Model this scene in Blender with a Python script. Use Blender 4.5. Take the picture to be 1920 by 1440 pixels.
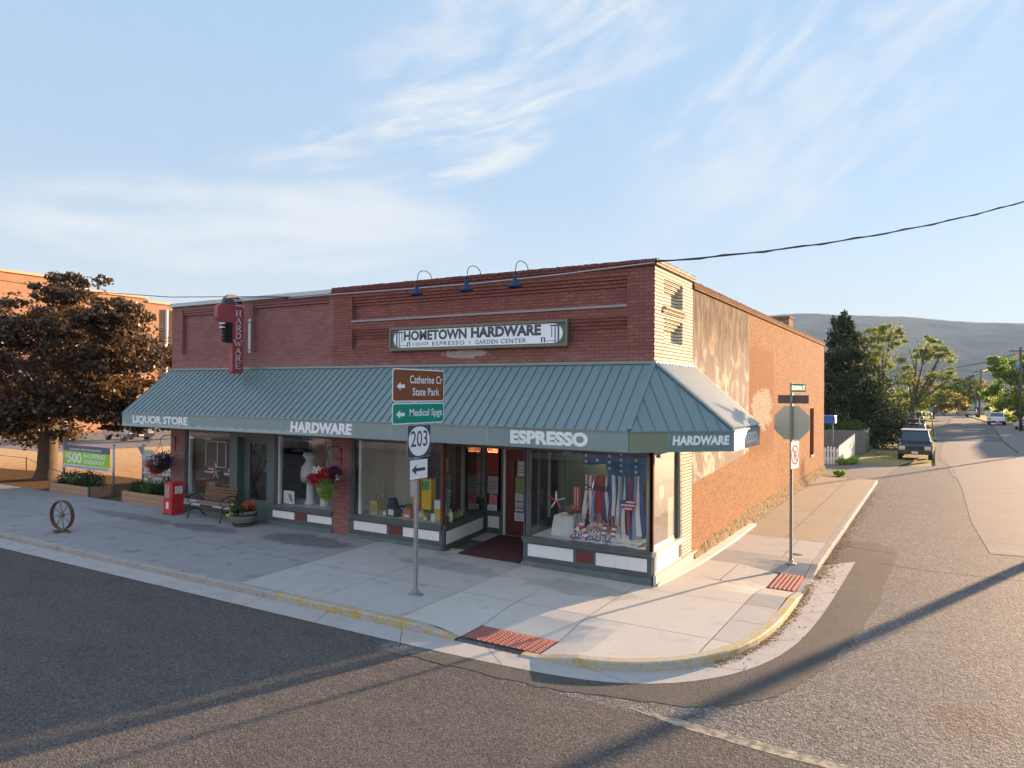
import bpy, math, random
import numpy as np
from mathutils import Matrix, Vector
PI=math.pi; R=math.radians
random.seed(7); rng=np.random.default_rng(7)
for o in list(bpy.data.objects): bpy.data.objects.remove(o)
S=bpy.context.scene; COL=S.collection

# ------------------------------------------------------------------ camera
cam=bpy.data.cameras.new("camera"); co=bpy.data.objects.new("camera",cam); COL.objects.link(co); S.camera=co
F_PX=1341.08; yaw,pit,rol=R(-30.8002),R(0.67034),R(0.46911)
cam.sensor_width=36; cam.lens=F_PX/1920*36; cam.clip_start=.1; cam.clip_end=30000
Fw=Vector((math.sin(yaw)*math.cos(pit),math.cos(yaw)*math.cos(pit),math.sin(pit)))
Rt=Vector((math.cos(yaw),-math.sin(yaw),0)); Up=Rt.cross(Fw)
r_=Rt*math.cos(rol)+Up*math.sin(rol); u_=Up*math.cos(rol)-Rt*math.sin(rol)
co.matrix_world=Matrix(((r_.x,u_.x,-Fw.x,4.8342),(r_.y,u_.y,-Fw.y,-13.6173),(r_.z,u_.z,-Fw.z,3.8),(0,0,0,1)))
# ------------------------------------------------------------------ light
SUN_EL=R(9.2); SUN_AZ=R(20.2)            # azimuth clockwise from +Y
S.view_settings.view_transform='Standard'; S.view_settings.look='None'; S.view_settings.exposure=2.50; S.view_settings.gamma=1.0
sl=bpy.data.lights.new("sun",'SUN'); sl.energy=5.0; sl.angle=R(.7); sl.color=(1.0,.675,.40)
so=bpy.data.objects.new("sun",sl); COL.objects.link(so)
sd=Vector((math.sin(SUN_AZ)*math.cos(SUN_EL),math.cos(SUN_AZ)*math.cos(SUN_EL),math.sin(SUN_EL)))
so.rotation_euler=sd.to_track_quat('Z','Y').to_euler(); so.location=sd*100

# ------------------------------------------------------------------ node helper
class NT:
    def __init__(s,nt): s.nt=nt; nt.nodes.clear()
    def new(s,t,**k):
        n=s.nt.nodes.new(t)
        for a,b in k.items(): setattr(n,a,b)
        return n
    def put(s,sock,v):
        if isinstance(v,bpy.types.NodeSocket): s.nt.links.new(v,sock)
        elif v is not None:
            if sock.type=='RGBA' and not hasattr(v,'__len__'): v=(v,v,v,1)
            elif sock.type=='RGBA' and len(v)==3: v=(*v,1)
            sock.default_value=v
    def m(s,op,a,b=None,c=None,clamp=False):
        n=s.new('ShaderNodeMath',operation=op,use_clamp=clamp)
        for i,v in enumerate((a,b,c)):
            if v is not None: s.put(n.inputs[i],v)
        return n.outputs[0]
    def vm(s,op,a,b=None):
        n=s.new('ShaderNodeVectorMath',operation=op); s.put(n.inputs[0],a)
        if b is not None: s.put(n.inputs[1],b)
        return n.outputs['Value' if op in('LENGTH','DOT_PRODUCT') else 'Vector']
    def mix(s,f,a,b,mode='MIX'):
        n=s.new('ShaderNodeMix',data_type='RGBA',blend_type=mode); s.put(n.inputs[0],f); s.put(n.inputs[6],a); s.put(n.inputs[7],b); return n.outputs[2]
    def noise(s,vec,scale,detail=4,rough=.55,dist=0,col=False):
        n=s.new('ShaderNodeTexNoise'); s.put(n.inputs['Vector'],vec); n.inputs['Scale'].default_value=scale; n.inputs['Detail'].default_value=detail
        n.inputs['Roughness'].default_value=rough; n.inputs['Distortion'].default_value=dist; return n.outputs['Color' if col else 'Fac']
    def ss(s,v,a,b,lo=0.,hi=1.):
        n=s.new('ShaderNodeMapRange',interpolation_type='SMOOTHSTEP'); s.put(n.inputs[0],v)
        for i,q in enumerate((a,b,lo,hi)): s.put(n.inputs[i+1],q)
        return n.outputs[0]
    def xyz(s,v):
        n=s.new('ShaderNodeSeparateXYZ'); s.put(n.inputs[0],v); return n.outputs
    def comb(s,x,y,z):
        n=s.new('ShaderNodeCombineXYZ')
        for i,v in enumerate((x,y,z)): s.put(n.inputs[i],v)
        return n.outputs[0]
    def scale(s,v,k): return s.vm('MULTIPLY',v,k)
    def pos(s): return s.new('ShaderNodeNewGeometry').outputs['Position']
    def obj(s): return s.new('ShaderNodeTexCoord').outputs['Object']
    def bump(s,h,strength=.5,dist=.02,nrm=None):
        n=s.new('ShaderNodeBump'); s.put(n.inputs['Height'],h); n.inputs['Strength'].default_value=strength; n.inputs['Distance'].default_value=dist
        if nrm is not None: s.put(n.inputs['Normal'],nrm)
        return n.outputs[0]
MATS={}
def newmat(name):
    m=bpy.data.materials.new(name); m.use_nodes=True; t=NT(m.node_tree); MATS[name]=m; return m,t
def finish(t,col,rough=.7,metal=0.,nrm=None,spec=.4,**k):
    b=t.new('ShaderNodeBsdfPrincipled'); t.put(b.inputs['Base Color'],col); t.put(b.inputs['Roughness'],rough); t.put(b.inputs['Metallic'],metal)
    b.inputs['Specular IOR Level'].default_value=spec
    if nrm is not None: t.put(b.inputs['Normal'],nrm)
    for a,v in k.items(): t.put(b.inputs[a.replace('_',' ')],v)
    o=t.new('ShaderNodeOutputMaterial'); t.nt.links.new(b.outputs[0],o.inputs[0]); return b
def mat(name,col,rough=.6,metal=0.,var=.12,vs=3.,bump=.0,bs=30.,spec=.4,dirt=None,stretch=(1,1,1)):
    """plain paint, metal, wood or cloth with uneven tone"""
    if name in MATS: return MATS[name]
    m,t=newmat(name); v=t.scale(t.obj(),stretch); n=t.noise(v,vs,5,.6); c=tuple(col)
    lo=tuple(x*(1-var) for x in c); hi=tuple(min(1,x*(1+var)) for x in c)
    cc=t.mix(n,lo,hi)
    if dirt: cc=t.mix(t.m('MULTIPLY',t.ss(t.noise(v,vs*1.7,6,.65),.5,.72),dirt[1]),cc,dirt[0])
    nr=t.bump(t.noise(v,bs,4),bump,.01) if bump else None
    rg=t.m('ADD',t.m('MULTIPLY',n,.16),rough-.08)
    finish(t,cc,rg,metal,nr,spec); return m
def emis(name,col,st):
    if name in MATS: return MATS[name]
    m,t=newmat(name); finish(t,col,.5,Emission_Color=col,Emission_Strength=st); return m

# ------------------------------------------------------------------ world
W=bpy.data.worlds.new("World"); S.world=W; W.use_nodes=True; t=NT(W.node_tree)
sky=t.new('ShaderNodeTexSky',sky_type='NISHITA',sun_disc=False,sun_elevation=SUN_EL,sun_rotation=SUN_AZ,altitude=850,air_density=1.0,dust_density=.4,ozone_density=2.2)
d=t.new('ShaderNodeTexCoord').outputs['Generated']; x,y,z=t.xyz(d)
az=t.m('MULTIPLY',t.m('ARCTAN2',x,y),57.2958); el=t.m('MULTIPLY',t.m('ARCSINE',z),57.2958)
def cirrus(azc,elc,ra,re,rot,k,st,lo,hi,amp,seed):
    u0=t.m('SUBTRACT',az,azc); v0=t.m('SUBTRACT',el,elc); c_,s_=math.cos(R(rot)),math.sin(R(rot))
    u=t.m('ADD',t.m('MULTIPLY',u0,c_),t.m('MULTIPLY',v0,s_)); v=t.m('SUBTRACT',t.m('MULTIPLY',v0,c_),t.m('MULTIPLY',u0,s_))
    e=t.m('ADD',t.m('POWER',t.m('ABSOLUTE',t.m('DIVIDE',u,ra)),2),t.m('POWER',t.m('ABSOLUTE',t.m('DIVIDE',v,re)),2))
    q=t.comb(t.m('MULTIPLY',u,k/st),t.m('MULTIPLY',v,k),seed); w=t.scale(t.vm('SUBTRACT',t.noise(q,.55,3,.5,col=True),(.5,.5,.5)),(1.5,1.5,0)); q=t.vm('ADD',q,w)
    n=t.noise(q,1.,9,.62,.25); soft=t.noise(t.comb(t.m('MULTIPLY',u,k*.22),t.m('MULTIPLY',v,k*.3),seed+4),1.,3,.5)
    m_=t.m('MULTIPLY',t.ss(t.m('ADD',e,t.m('MULTIPLY',t.m('SUBTRACT',soft,.5),2.2)),1.3,.15),t.ss(n,lo,hi)); return t.m('MULTIPLY',m_,amp)
cl=None
for a_ in ((-37,20.5,15,2.6,13,.42,4.2,.36,.66,1.0,1.),(-29,26.5,16,6,17,.30,3.2,.36,.70,.95,3.),(-9,22,17,9,34,.26,2.6,.34,.74,.80,6.),(-51,12.3,23,3.6,3,.34,4.5,.22,.62,.85,9.),(-36,17.2,9,1.5,17,.5,4.,.34,.62,.9,12.)  ):
    c1=cirrus(*a_); cl=c1 if cl is None else t.m('MAXIMUM',cl,c1)
rest=t.m('MULTIPLY',t.ss(el,30,40),t.ss(t.noise(t.comb(t.m('MULTIPLY',x,3.),t.m('MULTIPLY',y,1.4),z),1.5,6,.6),.4,.7))
cl=t.m('MAXIMUM',cl,t.m('MULTIPLY',rest,.5))
veil=t.m('MULTIPLY',t.ss(el,16.,1.),.45)
cmask=t.m('MAXIMUM',cl,veil)
skyc=t.mix(1.,sky.outputs[0],(.92,1.16,1.18),'MULTIPLY')
grad=t.mix(t.ss(z,.0,.46),(2.55,2.88,3.22),(2.02,2.82,3.78))
skyc=t.mix(.80,skyc,grad)
skyc=t.mix(t.m('MULTIPLY',cmask,.95),skyc,(3.55,3.72,3.85))
skyc=t.mix(1.,skyc,t.mix(t.ss(z,.50,.80),(1,1,1),(1.0,1.03,1.12)),'MULTIPLY')   # gain added overhead, out of view, as fill for the shade
skyc=t.mix(1.,skyc,t.mix(t.ss(y,.15,-.75),(1,1,1),(1.95,1.8,1.65)),'MULTIPLY')   # gain added behind the camera to light the shaded shop front
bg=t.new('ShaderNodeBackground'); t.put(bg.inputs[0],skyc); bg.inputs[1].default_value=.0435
out=t.new('ShaderNodeOutputWorld'); t.nt.links.new(bg.outputs[0],out.inputs[0])

# ------------------------------------------------------------------ mesh helper
_TX={}
def txt(s,bold=0.,shear=0.,sp=1.):
    k=(s,bold,shear,sp)
    if k in _TX: return _TX[k]
    c=bpy.data.curves.new('t','FONT'); c.body=s; c.offset=bold; c.shear=shear; c.space_character=sp; c.resolution_u=3
    o=bpy.data.objects.new('t',c); COL.objects.link(o); dg=bpy.context.evaluated_depsgraph_get(); dg.update()
    me=bpy.data.meshes.new_from_object(o.evaluated_get(dg)); vs=[(v.co.x,v.co.y) for v in me.vertices]; fs=[tuple(p.vertices) for p in me.polygons]
    bpy.data.objects.remove(o); bpy.data.curves.remove(c); bpy.data.meshes.remove(me)
    _TX[k]=(vs,fs); return _TX[k]
class MB:
    def __init__(s): s.v=[]; s.f=[]; s.mi=[]; s.M=Matrix(); s.k=0; s.sm=[]; s.smooth=False
    def add(s,vs,fs):
        b=len(s.v); M=s.M
        s.v+= [tuple(M@Vector(p)) for p in vs]
        for f in fs: s.f.append(tuple(b+i for i in f)); s.mi.append(s.k); s.sm.append(s.smooth)
        return s
    def box(s,x0,x1,y0,y1,z0,z1):
        if x0>x1:x0,x1=x1,x0
        if y0>y1:y0,y1=y1,y0
        if z0>z1:z0,z1=z1,z0
        return s.add([(x0,y0,z0),(x1,y0,z0),(x1,y1,z0),(x0,y1,z0),(x0,y0,z1),(x1,y0,z1),(x1,y1,z1),(x0,y1,z1)],[(0,3,2,1),(4,5,6,7),(0,1,5,4),(1,2,6,5),(2,3,7,6),(3,0,4,7)])
    def poly(s,ps): return s.add(ps,[tuple(range(len(ps)))])
    def bar(s,p0,p1,w,h=None,up=(0,0,1)):
        p0=Vector(p0);p1=Vector(p1);d=(p1-p0); L=d.length
        if L<1e-6: return s
        d/=L; up=Vector(up)
        if abs(d.dot(up))>.98: up=Vector((1,0,0))
        a=d.cross(up).normalized()*w/2; b=a.cross(d).normalized()*(h or w)/2
        return s.add([p0-a-b,p0+a-b,p0+a+b,p0-a+b,p1-a-b,p1+a-b,p1+a+b,p1-a+b],[(0,1,2,3),(7,6,5,4),(1,0,4,5),(2,1,5,6),(3,2,6,7),(0,3,7,4)])
    def tube(s,pts,r,n=8,cap=True):
        pts=[Vector(p) for p in pts]; rs=r if hasattr(r,'__len__') else [r]*len(pts); vs=[]; up=Vector((.13,.21,.97)).normalized(); sm=s.smooth; s.smooth=True
        for i,p in enumerate(pts):
            d=(pts[min(i+1,len(pts)-1)]-pts[max(i-1,0)]).normalized()
            a=d.cross(up)
            if a.length<.05: a=d.cross(Vector((1,0,0)))
            a.normalize(); b=d.cross(a)
            vs+=[p+(a*math.cos(2*PI*j/n)+b*math.sin(2*PI*j/n))*rs[i] for j in range(n)]
        fs=[(i*n+j,i*n+(j+1)%n,(i+1)*n+(j+1)%n,(i+1)*n+j) for i in range(len(pts)-1) for j in range(n)]
        if cap: fs+=[tuple(range(n))[::-1],tuple((len(pts)-1)*n+j for j in range(n))]
        s.add(vs,fs); s.smooth=sm; return s
    def cyl(s,p0,p1,r0,r1=None,n=12): return s.tube([p0,p1],[r0,r0 if r1 is None else r1],n)
    def lathe(s,prof,c=(0,0,0),n=20,squash=1.):
        vs=[];k=len(prof)
        for j in range(n):
            q=2*PI*j/n
            for r,z in prof: vs.append((c[0]+r*math.cos(q),c[1]+r*math.sin(q)*squash,c[2]+z))
        fs=[(j*k+i,((j+1)%n)*k+i,((j+1)%n)*k+i+1,j*k+i+1) for j in range(n) for i in range(k-1)]
        sm=s.smooth; s.smooth=True; s.add(vs,fs); s.smooth=sm; return s
    def ball(s,c,r,n=10,sz=1.,jit=0.):
        prof=[]; vs=[]; m=max(4,n//2)
        for i in range(m+1):
            f=PI*i/m
            for j in range(n):
                q=2*PI*j/n; k=1+random.uniform(-jit,jit); vs.append((c[0]+r*k*math.sin(f)*math.cos(q),c[1]+r*k*math.sin(f)*math.sin(q),c[2]+r*sz*k*math.cos(f)))
        fs=[(i*n+j,(i+1)*n+j,(i+1)*n+(j+1)%n,i*n+(j+1)%n) for i in range(m) for j in range(n)]
        sm=s.smooth; s.smooth=True; s.add(vs,fs); s.smooth=sm; return s
    def prism(s,ps,a,b,ax='y'):
        n=len(ps); f={'y':lambda p,t:(p[0],t,p[1]),'x':lambda p,t:(t,p[0],p[1]),'z':lambda p,t:(p[0],p[1],t)}[ax]
        return s.add([f(p,a) for p in ps]+[f(p,b) for p in ps],[tuple(range(n)),tuple(range(2*n-1,n-1,-1))]+[(i,(i+1)%n+0,(i+1)%n+n,i+n)[::-1] for i in range(n)])
    def text(s,st,x0,x1,z0,z1,y,bold=0.,shear=0.,sp=1.,fn=None):
        vs,fs=txt(st,bold,shear,sp); X=[p[0] for p in vs]; Z=[p[1] for p in vs]; a,b,c,d=min(X),max(X),min(Z),max(Z)
        out=[]
        for p in vs:
            u=(p[0]-a)/(b-a); w=(p[1]-c)/(d-c); q=(x0+(x1-x0)*u,y,z0+(z1-z0)*w); out.append(fn(*q) if fn else q)
        return s.add(out,fs)
    def build(s,name,mats,parent=None,loc=(0,0,0),rz=0.,label=None,bevel=0.):
        me=bpy.data.meshes.new(name); me.from_pydata(s.v,[],s.f)
        ms=mats if isinstance(mats,(list,tuple)) else [mats]
        for m in ms:
            if m: me.materials.append(m)
        me.polygons.foreach_set('material_index',s.mi); me.polygons.foreach_set('use_smooth',s.sm); me.update()
        o=bpy.data.objects.new(name,me); COL.objects.link(o)
        if parent: o.parent=parent
        o.location=loc; o.rotation_euler=(0,0,rz)
        if label: o['label']=label
        if bevel:
            b=o.modifiers.new('bevel','BEVEL'); b.width=bevel; b.segments=2; b.limit_method='ANGLE'
        return o
def tag(o,label=None,cat=None,group=None,kind=None):
    for k,v in (('label',label),('category',cat),('group',group),('kind',kind)):
        if v: o[k]=v
    return o
def thing(name,label,cat,loc=(0,0,0),rz=0.,group=None):
    o=bpy.data.objects.new(name,None); COL.objects.link(o); o.location=loc; o.rotation_euler=(0,0,rz); o.empty_display_size=.2
    return tag(o,label,cat,group)
def copytree(o,parent=None):
    c=o.copy(); COL.objects.link(c)
    if parent: c.parent=parent
    for ch in list(o.children): copytree(ch,c)
    return c
def dup(o,loc,rz,label,sc=None):
    c=copytree(o); c.location=loc; c.rotation_euler=(0,0,rz); c['label']=label
    if sc: c.scale=sc
    return c
def leaves(name,cl,n,size,m,parent=None,loc=(0,0,0),flat=.0,aspect=.6,shell=.55,droop=0.):
    """cl: list of (cx,cy,cz,rx,ry,rz,weight)"""
    cl=np.array(cl,float); w=cl[:,6]/cl[:,6].sum(); idx=rng.choice(len(cl),n,p=w)
    d=rng.normal(size=(n,3)); d/=np.linalg.norm(d,axis=1)[:,None]
    rad=shell+(1-shell)*rng.random(n)**.6; rad*=1+.16*rng.normal(size=n)
    P=cl[idx,:3]+d*rad[:,None]*cl[idx,3:6]
    a=rng.normal(size=(n,3)); a[:,2]-=droop; a/=np.linalg.norm(a,axis=1)[:,None]
    b=np.cross(a,rng.normal(size=(n,3))+np.array([0,0,flat*3])); b/=np.linalg.norm(b,axis=1)[:,None]+1e-9
    s=size*(.6+.8*rng.random(n))[:,None]; A=a*s; B=b*s*aspect
    nv=np.cross(a,b)*s*.18
    V=np.stack([P-A,P+B*.9+nv,P+A,P-B*.9+nv],1).reshape(-1,3)
    me=bpy.data.meshes.new(name); me.vertices.add(4*n); me.vertices.foreach_set('co',V.ravel())
    me.loops.add(4*n); me.polygons.add(n); me.loops.foreach_set('vertex_index',np.arange(4*n,dtype=np.int32))
    me.polygons.foreach_set('loop_start',np.arange(0,4*n,4,dtype=np.int32)); me.polygons.foreach_set('loop_total',np.full(n,4,dtype=np.int32))
    me.update(calc_edges=True); me.materials.append(m); o=bpy.data.objects.new(name,me); COL.objects.link(o); o.location=loc
    if parent: o.parent=parent
    return o
def split_cl(cl,k,f,seed=1):
    rr=np.random.default_rng(seed); out=[]
    for c in cl:
        out.append((*c[:6],c[6]*.22))
        for i in range(k):
            d=rr.normal(size=3); d/=np.linalg.norm(d); q=.55+.65*rr.random(); r=f*(.5+.9*rr.random()); out.append((c[0]+d[0]*c[3]*q,c[1]+d[1]*c[4]*q,c[2]+d[2]*c[5]*q,c[3]*r,c[4]*r,c[5]*r*.7,c[6]*.78/k*(r/f)**2*1.6))
    return out
def leafmat(name,c1,c2,c3,rough=.45,trans=.35,spec=.4):
    m,t=newmat(name); r=t.new('ShaderNodeNewGeometry').outputs['Random Per Island']
    c=t.mix(t.ss(r,.0,.6),c1,c2); c=t.mix(t.ss(r,.75,1.),c,c3); c=t.mix(t.m('MULTIPLY',t.noise(t.obj(),.9,3),.5),c,c1)
    b=t.new('ShaderNodeBsdfPrincipled'); t.put(b.inputs['Base Color'],c); b.inputs['Roughness'].default_value=rough; b.inputs['Specular IOR Level'].default_value=spec
    tr=t.new('ShaderNodeBsdfTranslucent'); t.put(tr.inputs[0],t.mix(1.,c,(1.5,1.45,.9),'MULTIPLY')); mx=t.new('ShaderNodeMixShader'); mx.inputs[0].default_value=trans
    t.nt.links.new(b.outputs[0],mx.inputs[1]); t.nt.links.new(tr.outputs[0],mx.inputs[2]); o=t.new('ShaderNodeOutputMaterial'); t.nt.links.new(mx.outputs[0],o.inputs[0]); return m
def glass(name,tint=(.96,.97,.97),refl=1.):
    m,t=newmat(name); tr=t.new('ShaderNodeBsdfTransparent'); t.put(tr.inputs[0],tint); g=t.new('ShaderNodeBsdfGlossy'); g.inputs['Roughness'].default_value=.0; t.put(g.inputs[0],(1,1,1))
    w=t.noise(t.obj(),1.3,2,.4); t.put(g.inputs['Normal'],t.bump(w,.12,.01))
    fr=t.new('ShaderNodeLayerWeight'); fr.inputs[0].default_value=.5; f=t.m('MULTIPLY',t.m('ADD',t.m('MULTIPLY',t.m('POWER',fr.outputs['Facing'],4.),1.3),.06),refl,clamp=True)
    mx=t.new('ShaderNodeMixShader'); t.put(mx.inputs[0],f); t.nt.links.new(tr.outputs[0],mx.inputs[1]); t.nt.links.new(g.outputs[0],mx.inputs[2])
    o=t.new('ShaderNodeOutputMaterial'); t.nt.links.new(mx.outputs[0],o.inputs[0]); return m
# ------------------------------------------------------------------ surface materials
def brickmat(name,c1,c2,mortar,side=False,ms=.011,mort_dark=.0,var=.25,extra=None,bumps=.5,rough=.85):
    m,t=newmat(name); p=t.pos(); x,y,z=t.xyz(p); u=t.m('ADD',x,y) if not side else y
    b=t.new('ShaderNodeTexBrick'); t.put(b.inputs['Vector'],t.comb(u,z,0)); t.put(b.inputs['Color1'],c1); t.put(b.inputs['Color2'],c2); t.put(b.inputs['Mortar'],mortar)
    for a,v in (('Scale',1.),('Mortar Size',ms),('Mortar Smooth',.3),('Bias',0.),('Brick Width',.215),('Row Height',.072)): b.inputs[a].default_value=v
    big=t.noise(p,1.1,5,.6); sm=t.noise(p,14,3,.6)
    c=t.mix(1.,b.outputs[0],t.mix(big,(1-var,)*3,(1+var*.8,)*3),'MULTIPLY'); c=t.mix(1.,c,t.mix(sm,(.86,)*3,(1.12,)*3),'MULTIPLY')
    h=t.m('ADD',t.m('MULTIPLY',b.outputs['Fac'],-1.),t.m('MULTIPLY',sm,.5)); rg=rough
    if extra: c,h=extra(t,c,h,p,y,z)
    finish(t,c,.95,0,t.bump(h,bumps,.008),.04); return m
def side_extra(t,c,h,p,y,z):
    def band(v,a,b,s=.05): return t.m('MULTIPLY',t.ss(v,a-s,a+s),t.ss(v,b-s,b+s,1,0))
    wob=t.m('MULTIPLY',t.m('SUBTRACT',t.noise(p,.9,5,.65),.5),1.0)
    streak=t.noise(t.comb(t.m('MULTIPLY',y,2.4),t.m('MULTIPLY',z,.75),0),1.6,9,.74,.3); blot=t.noise(t.comb(t.m('MULTIPLY',y,1.3),z,0),1.3,8,.66,.6); gr=t.noise(p,9,7,.72)
    # brick tone drift, whitish scale and spalled lower zone
    c=t.mix(t.m('MULTIPLY',t.ss(gr,.50,.72),.55),c,(.36,.23,.14)); c=t.mix(t.m('MULTIPLY',t.ss(streak,.52,.75),.35),c,(.17,.075,.04))
    low=t.m('MULTIPLY',band(y,2.0,12.5,.6),t.ss(t.m('ADD',z,wob),2.6,1.6)); sp=t.noise(t.comb(t.m('MULTIPLY',y,2.2),t.m('MULTIPLY',z,.9),0),6,8,.75)
    c=t.mix(t.m('MULTIPLY',low,t.ss(sp,.42,.62)),c,(.33,.19,.105)); c=t.mix(t.m('MULTIPLY',low,t.ss(sp,.60,.72)),c,(.13,.06,.035)); h=t.m('ADD',h,t.m('MULTIPLY',low,t.m('MULTIPLY',sp,3.)))
    mid=t.m('MULTIPLY',band(y,8.2,12.0,.08),t.ss(z,5.35,5.15)); mid=t.m('MULTIPLY',mid,t.ss(z,1.6,2.2)); c=t.mix(t.m('MULTIPLY',mid,.6),c,(.20,.08,.038))
    # plaster field and the worn patch
    base=t.m('ADD',t.m('ADD',1.72,t.m('MULTIPLY',t.m('SUBTRACT',y,2.5),.065)),t.m('MULTIPLY',wob,.15))
    pl=t.m('MULTIPLY',band(y,2.4,8.25,.03),t.m('MULTIPLY',t.ss(t.m('SUBTRACT',z,base),-.03,.03),t.ss(z,6.24,6.18)))
    pc=t.mix(t.ss(t.m('ADD',z,wob),3.9,5.9),(.235,.195,.175),(.095,.070,.052)); pc=t.mix(t.m('MULTIPLY',t.ss(streak,.40,.68),.85),pc,(.27,.225,.19))
    pc=t.mix(t.m('MULTIPLY',t.ss(blot,.50,.60),t.ss(z,5.6,4.0)),pc,(.50,.43,.34)); pc=t.mix(t.m('MULTIPLY',t.ss(blot,.60,.68),.8),pc,(.28,.175,.11)); pc=t.mix(t.m('MULTIPLY',t.ss(gr,.56,.70),.5),pc,(.13,.10,.085))
    c=t.mix(pl,c,pc); h=t.mix(pl,h,t.m('ADD',t.m('MULTIPLY',blot,1.6),gr))
    wob2=t.m('MULTIPLY',t.m('SUBTRACT',t.noise(t.vm('MULTIPLY',p,(1,.7,1.2)),1.9,7,.7,.5),.5),4.0)
    q=t.m('ADD',t.m('POWER',t.m('DIVIDE',t.m('SUBTRACT',y,10.1),1.55),2),t.m('POWER',t.m('DIVIDE',t.m('SUBTRACT',z,3.35),t.m('ADD',.62,t.m('MULTIPLY',t.m('SUBTRACT',y,10.1),.10))),2))
    pt=t.ss(t.m('ADD',q,wob2),1.10,.98); c=t.mix(pt,c,t.mix(t.ss(gr,.45,.6),(.24,.20,.17),(.40,.34,.27)))
    return c,h
def front_extra(t,c,h,p,y,z):
    x=t.xyz(p)[0]; n=t.noise(t.vm('MULTIPLY',p,(1,1,1.6)),1.3,7,.68,.3); g=t.noise(t.vm('MULTIPLY',p,(.6,1,3)),4,6,.7)
    c=t.mix(t.m('MULTIPLY',t.ss(n,.54,.74),.40),c,(.30,.17,.155)); c=t.mix(t.m('MULTIPLY',t.ss(g,.56,.72),.35),c,(.10,.045,.042)); c=t.mix(t.m('MULTIPLY',t.m('MULTIPLY',t.ss(z,4.75,4.45),t.ss(g,.38,.6)),.30),c,(.33,.22,.20))
    q=t.m('ADD',t.m('POWER',t.m('DIVIDE',t.m('ADD',x,4.55),.62),2),t.m('POWER',t.m('DIVIDE',t.m('SUBTRACT',z,4.68),.10),2))
    c=t.mix(t.m('MULTIPLY',t.ss(t.m('ADD',q,t.m('MULTIPLY',t.m('SUBTRACT',t.noise(p,7,5,.7),.5),3.)),1.2,.7),.65),c,(.42,.37,.34)); return c,h
M={}
M['front']=brickmat('front_brick',(.215,.078,.066),(.28,.104,.088),(.14,.064,.058),var=.22,bumps=.45,extra=front_extra)
M['frontL']=brickmat('front_brick_old',(.245,.108,.104),(.30,.135,.128),(.19,.105,.10),var=.25,bumps=.45,extra=front_extra)
M['side']=brickmat('side_brick',(.175,.072,.036),(.28,.128,.066),(.30,.215,.14),True,ms=.012,var=.22,extra=side_extra,bumps=.8)
M['pil']=brickmat('painted_brick',(.62,.57,.46),(.70,.65,.54),(.07,.052,.035),True,ms=.010,var=.12,bumps=.9)
M['lbrick']=brickmat('far_brick',(.34,.17,.095),(.42,.22,.13),(.36,.27,.19),var=.2)
M['lbrick2']=brickmat('facing_brick',(.34,.15,.08),(.42,.2,.11),(.40,.30,.22),var=.2)
M['soldier']=brickmat('coping_brick',(.16,.055,.05),(.22,.075,.065),(.05,.03,.03),var=.3)
m,t=newmat('standing_seam'); p=t.pos(); x,y,z=t.xyz(p)
c=t.mix(t.noise(p,.8,5,.6),(.085,.140,.150),(.115,.175,.180)); c=t.mix(t.m('MULTIPLY',t.ss(t.noise(t.vm('MULTIPLY',p,(3,.5,.6)),2,6,.6),.5,.8),.35),c,(.17,.23,.22))
finish(t,c,.42,.0,t.bump(t.noise(p,2.5,3),.15,.02),1.,Coat_Weight=.5,Coat_Roughness=.5); M['seam']=m
def fascia(name,c1,c2):
    m,t=newmat(name); p=t.pos(); x,y,z=t.xyz(p); n=t.noise(t.vm('MULTIPLY',p,(1,1,2.5)),1.2,5,.6); c=t.mix(n,c1,c2)
    w=t.m('ADD',2.775,t.m('MULTIPLY',t.m('ABSOLUTE',t.m('SINE',t.m('MULTIPLY',x,7.2))),.045)); w=t.m('ADD',w,t.m('MULTIPLY',t.m('SUBTRACT',t.noise(p,3,3),.5),.06))
    sc=t.m('MULTIPLY',t.ss(t.m('SUBTRACT',w,z),-.01,.01),t.ss(x,-6.5,-9.)); c=t.mix(t.m('MULTIPLY',sc,.5),c,(.34,.42,.44))
    c=t.mix(t.m('MULTIPLY',t.ss(t.noise(t.vm('MULTIPLY',p,(3,3,.5)),1.5,5,.6),.55,.8),.4),c,(.20,.28,.31))
    finish(t,c,.42,0,t.bump(n,.1,.02),.9,Coat_Weight=.7,Coat_Roughness=.38); return m
M['fas']=fascia('fascia_sheet',(.085,.175,.195),(.115,.215,.235)); M['fas2']=fascia('fascia_sheet_deep',(.055,.12,.145),(.075,.15,.17)); M['olive']=mat('fascia_olive',(.155,.185,.13),.35,var=.15,vs=2)
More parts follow.
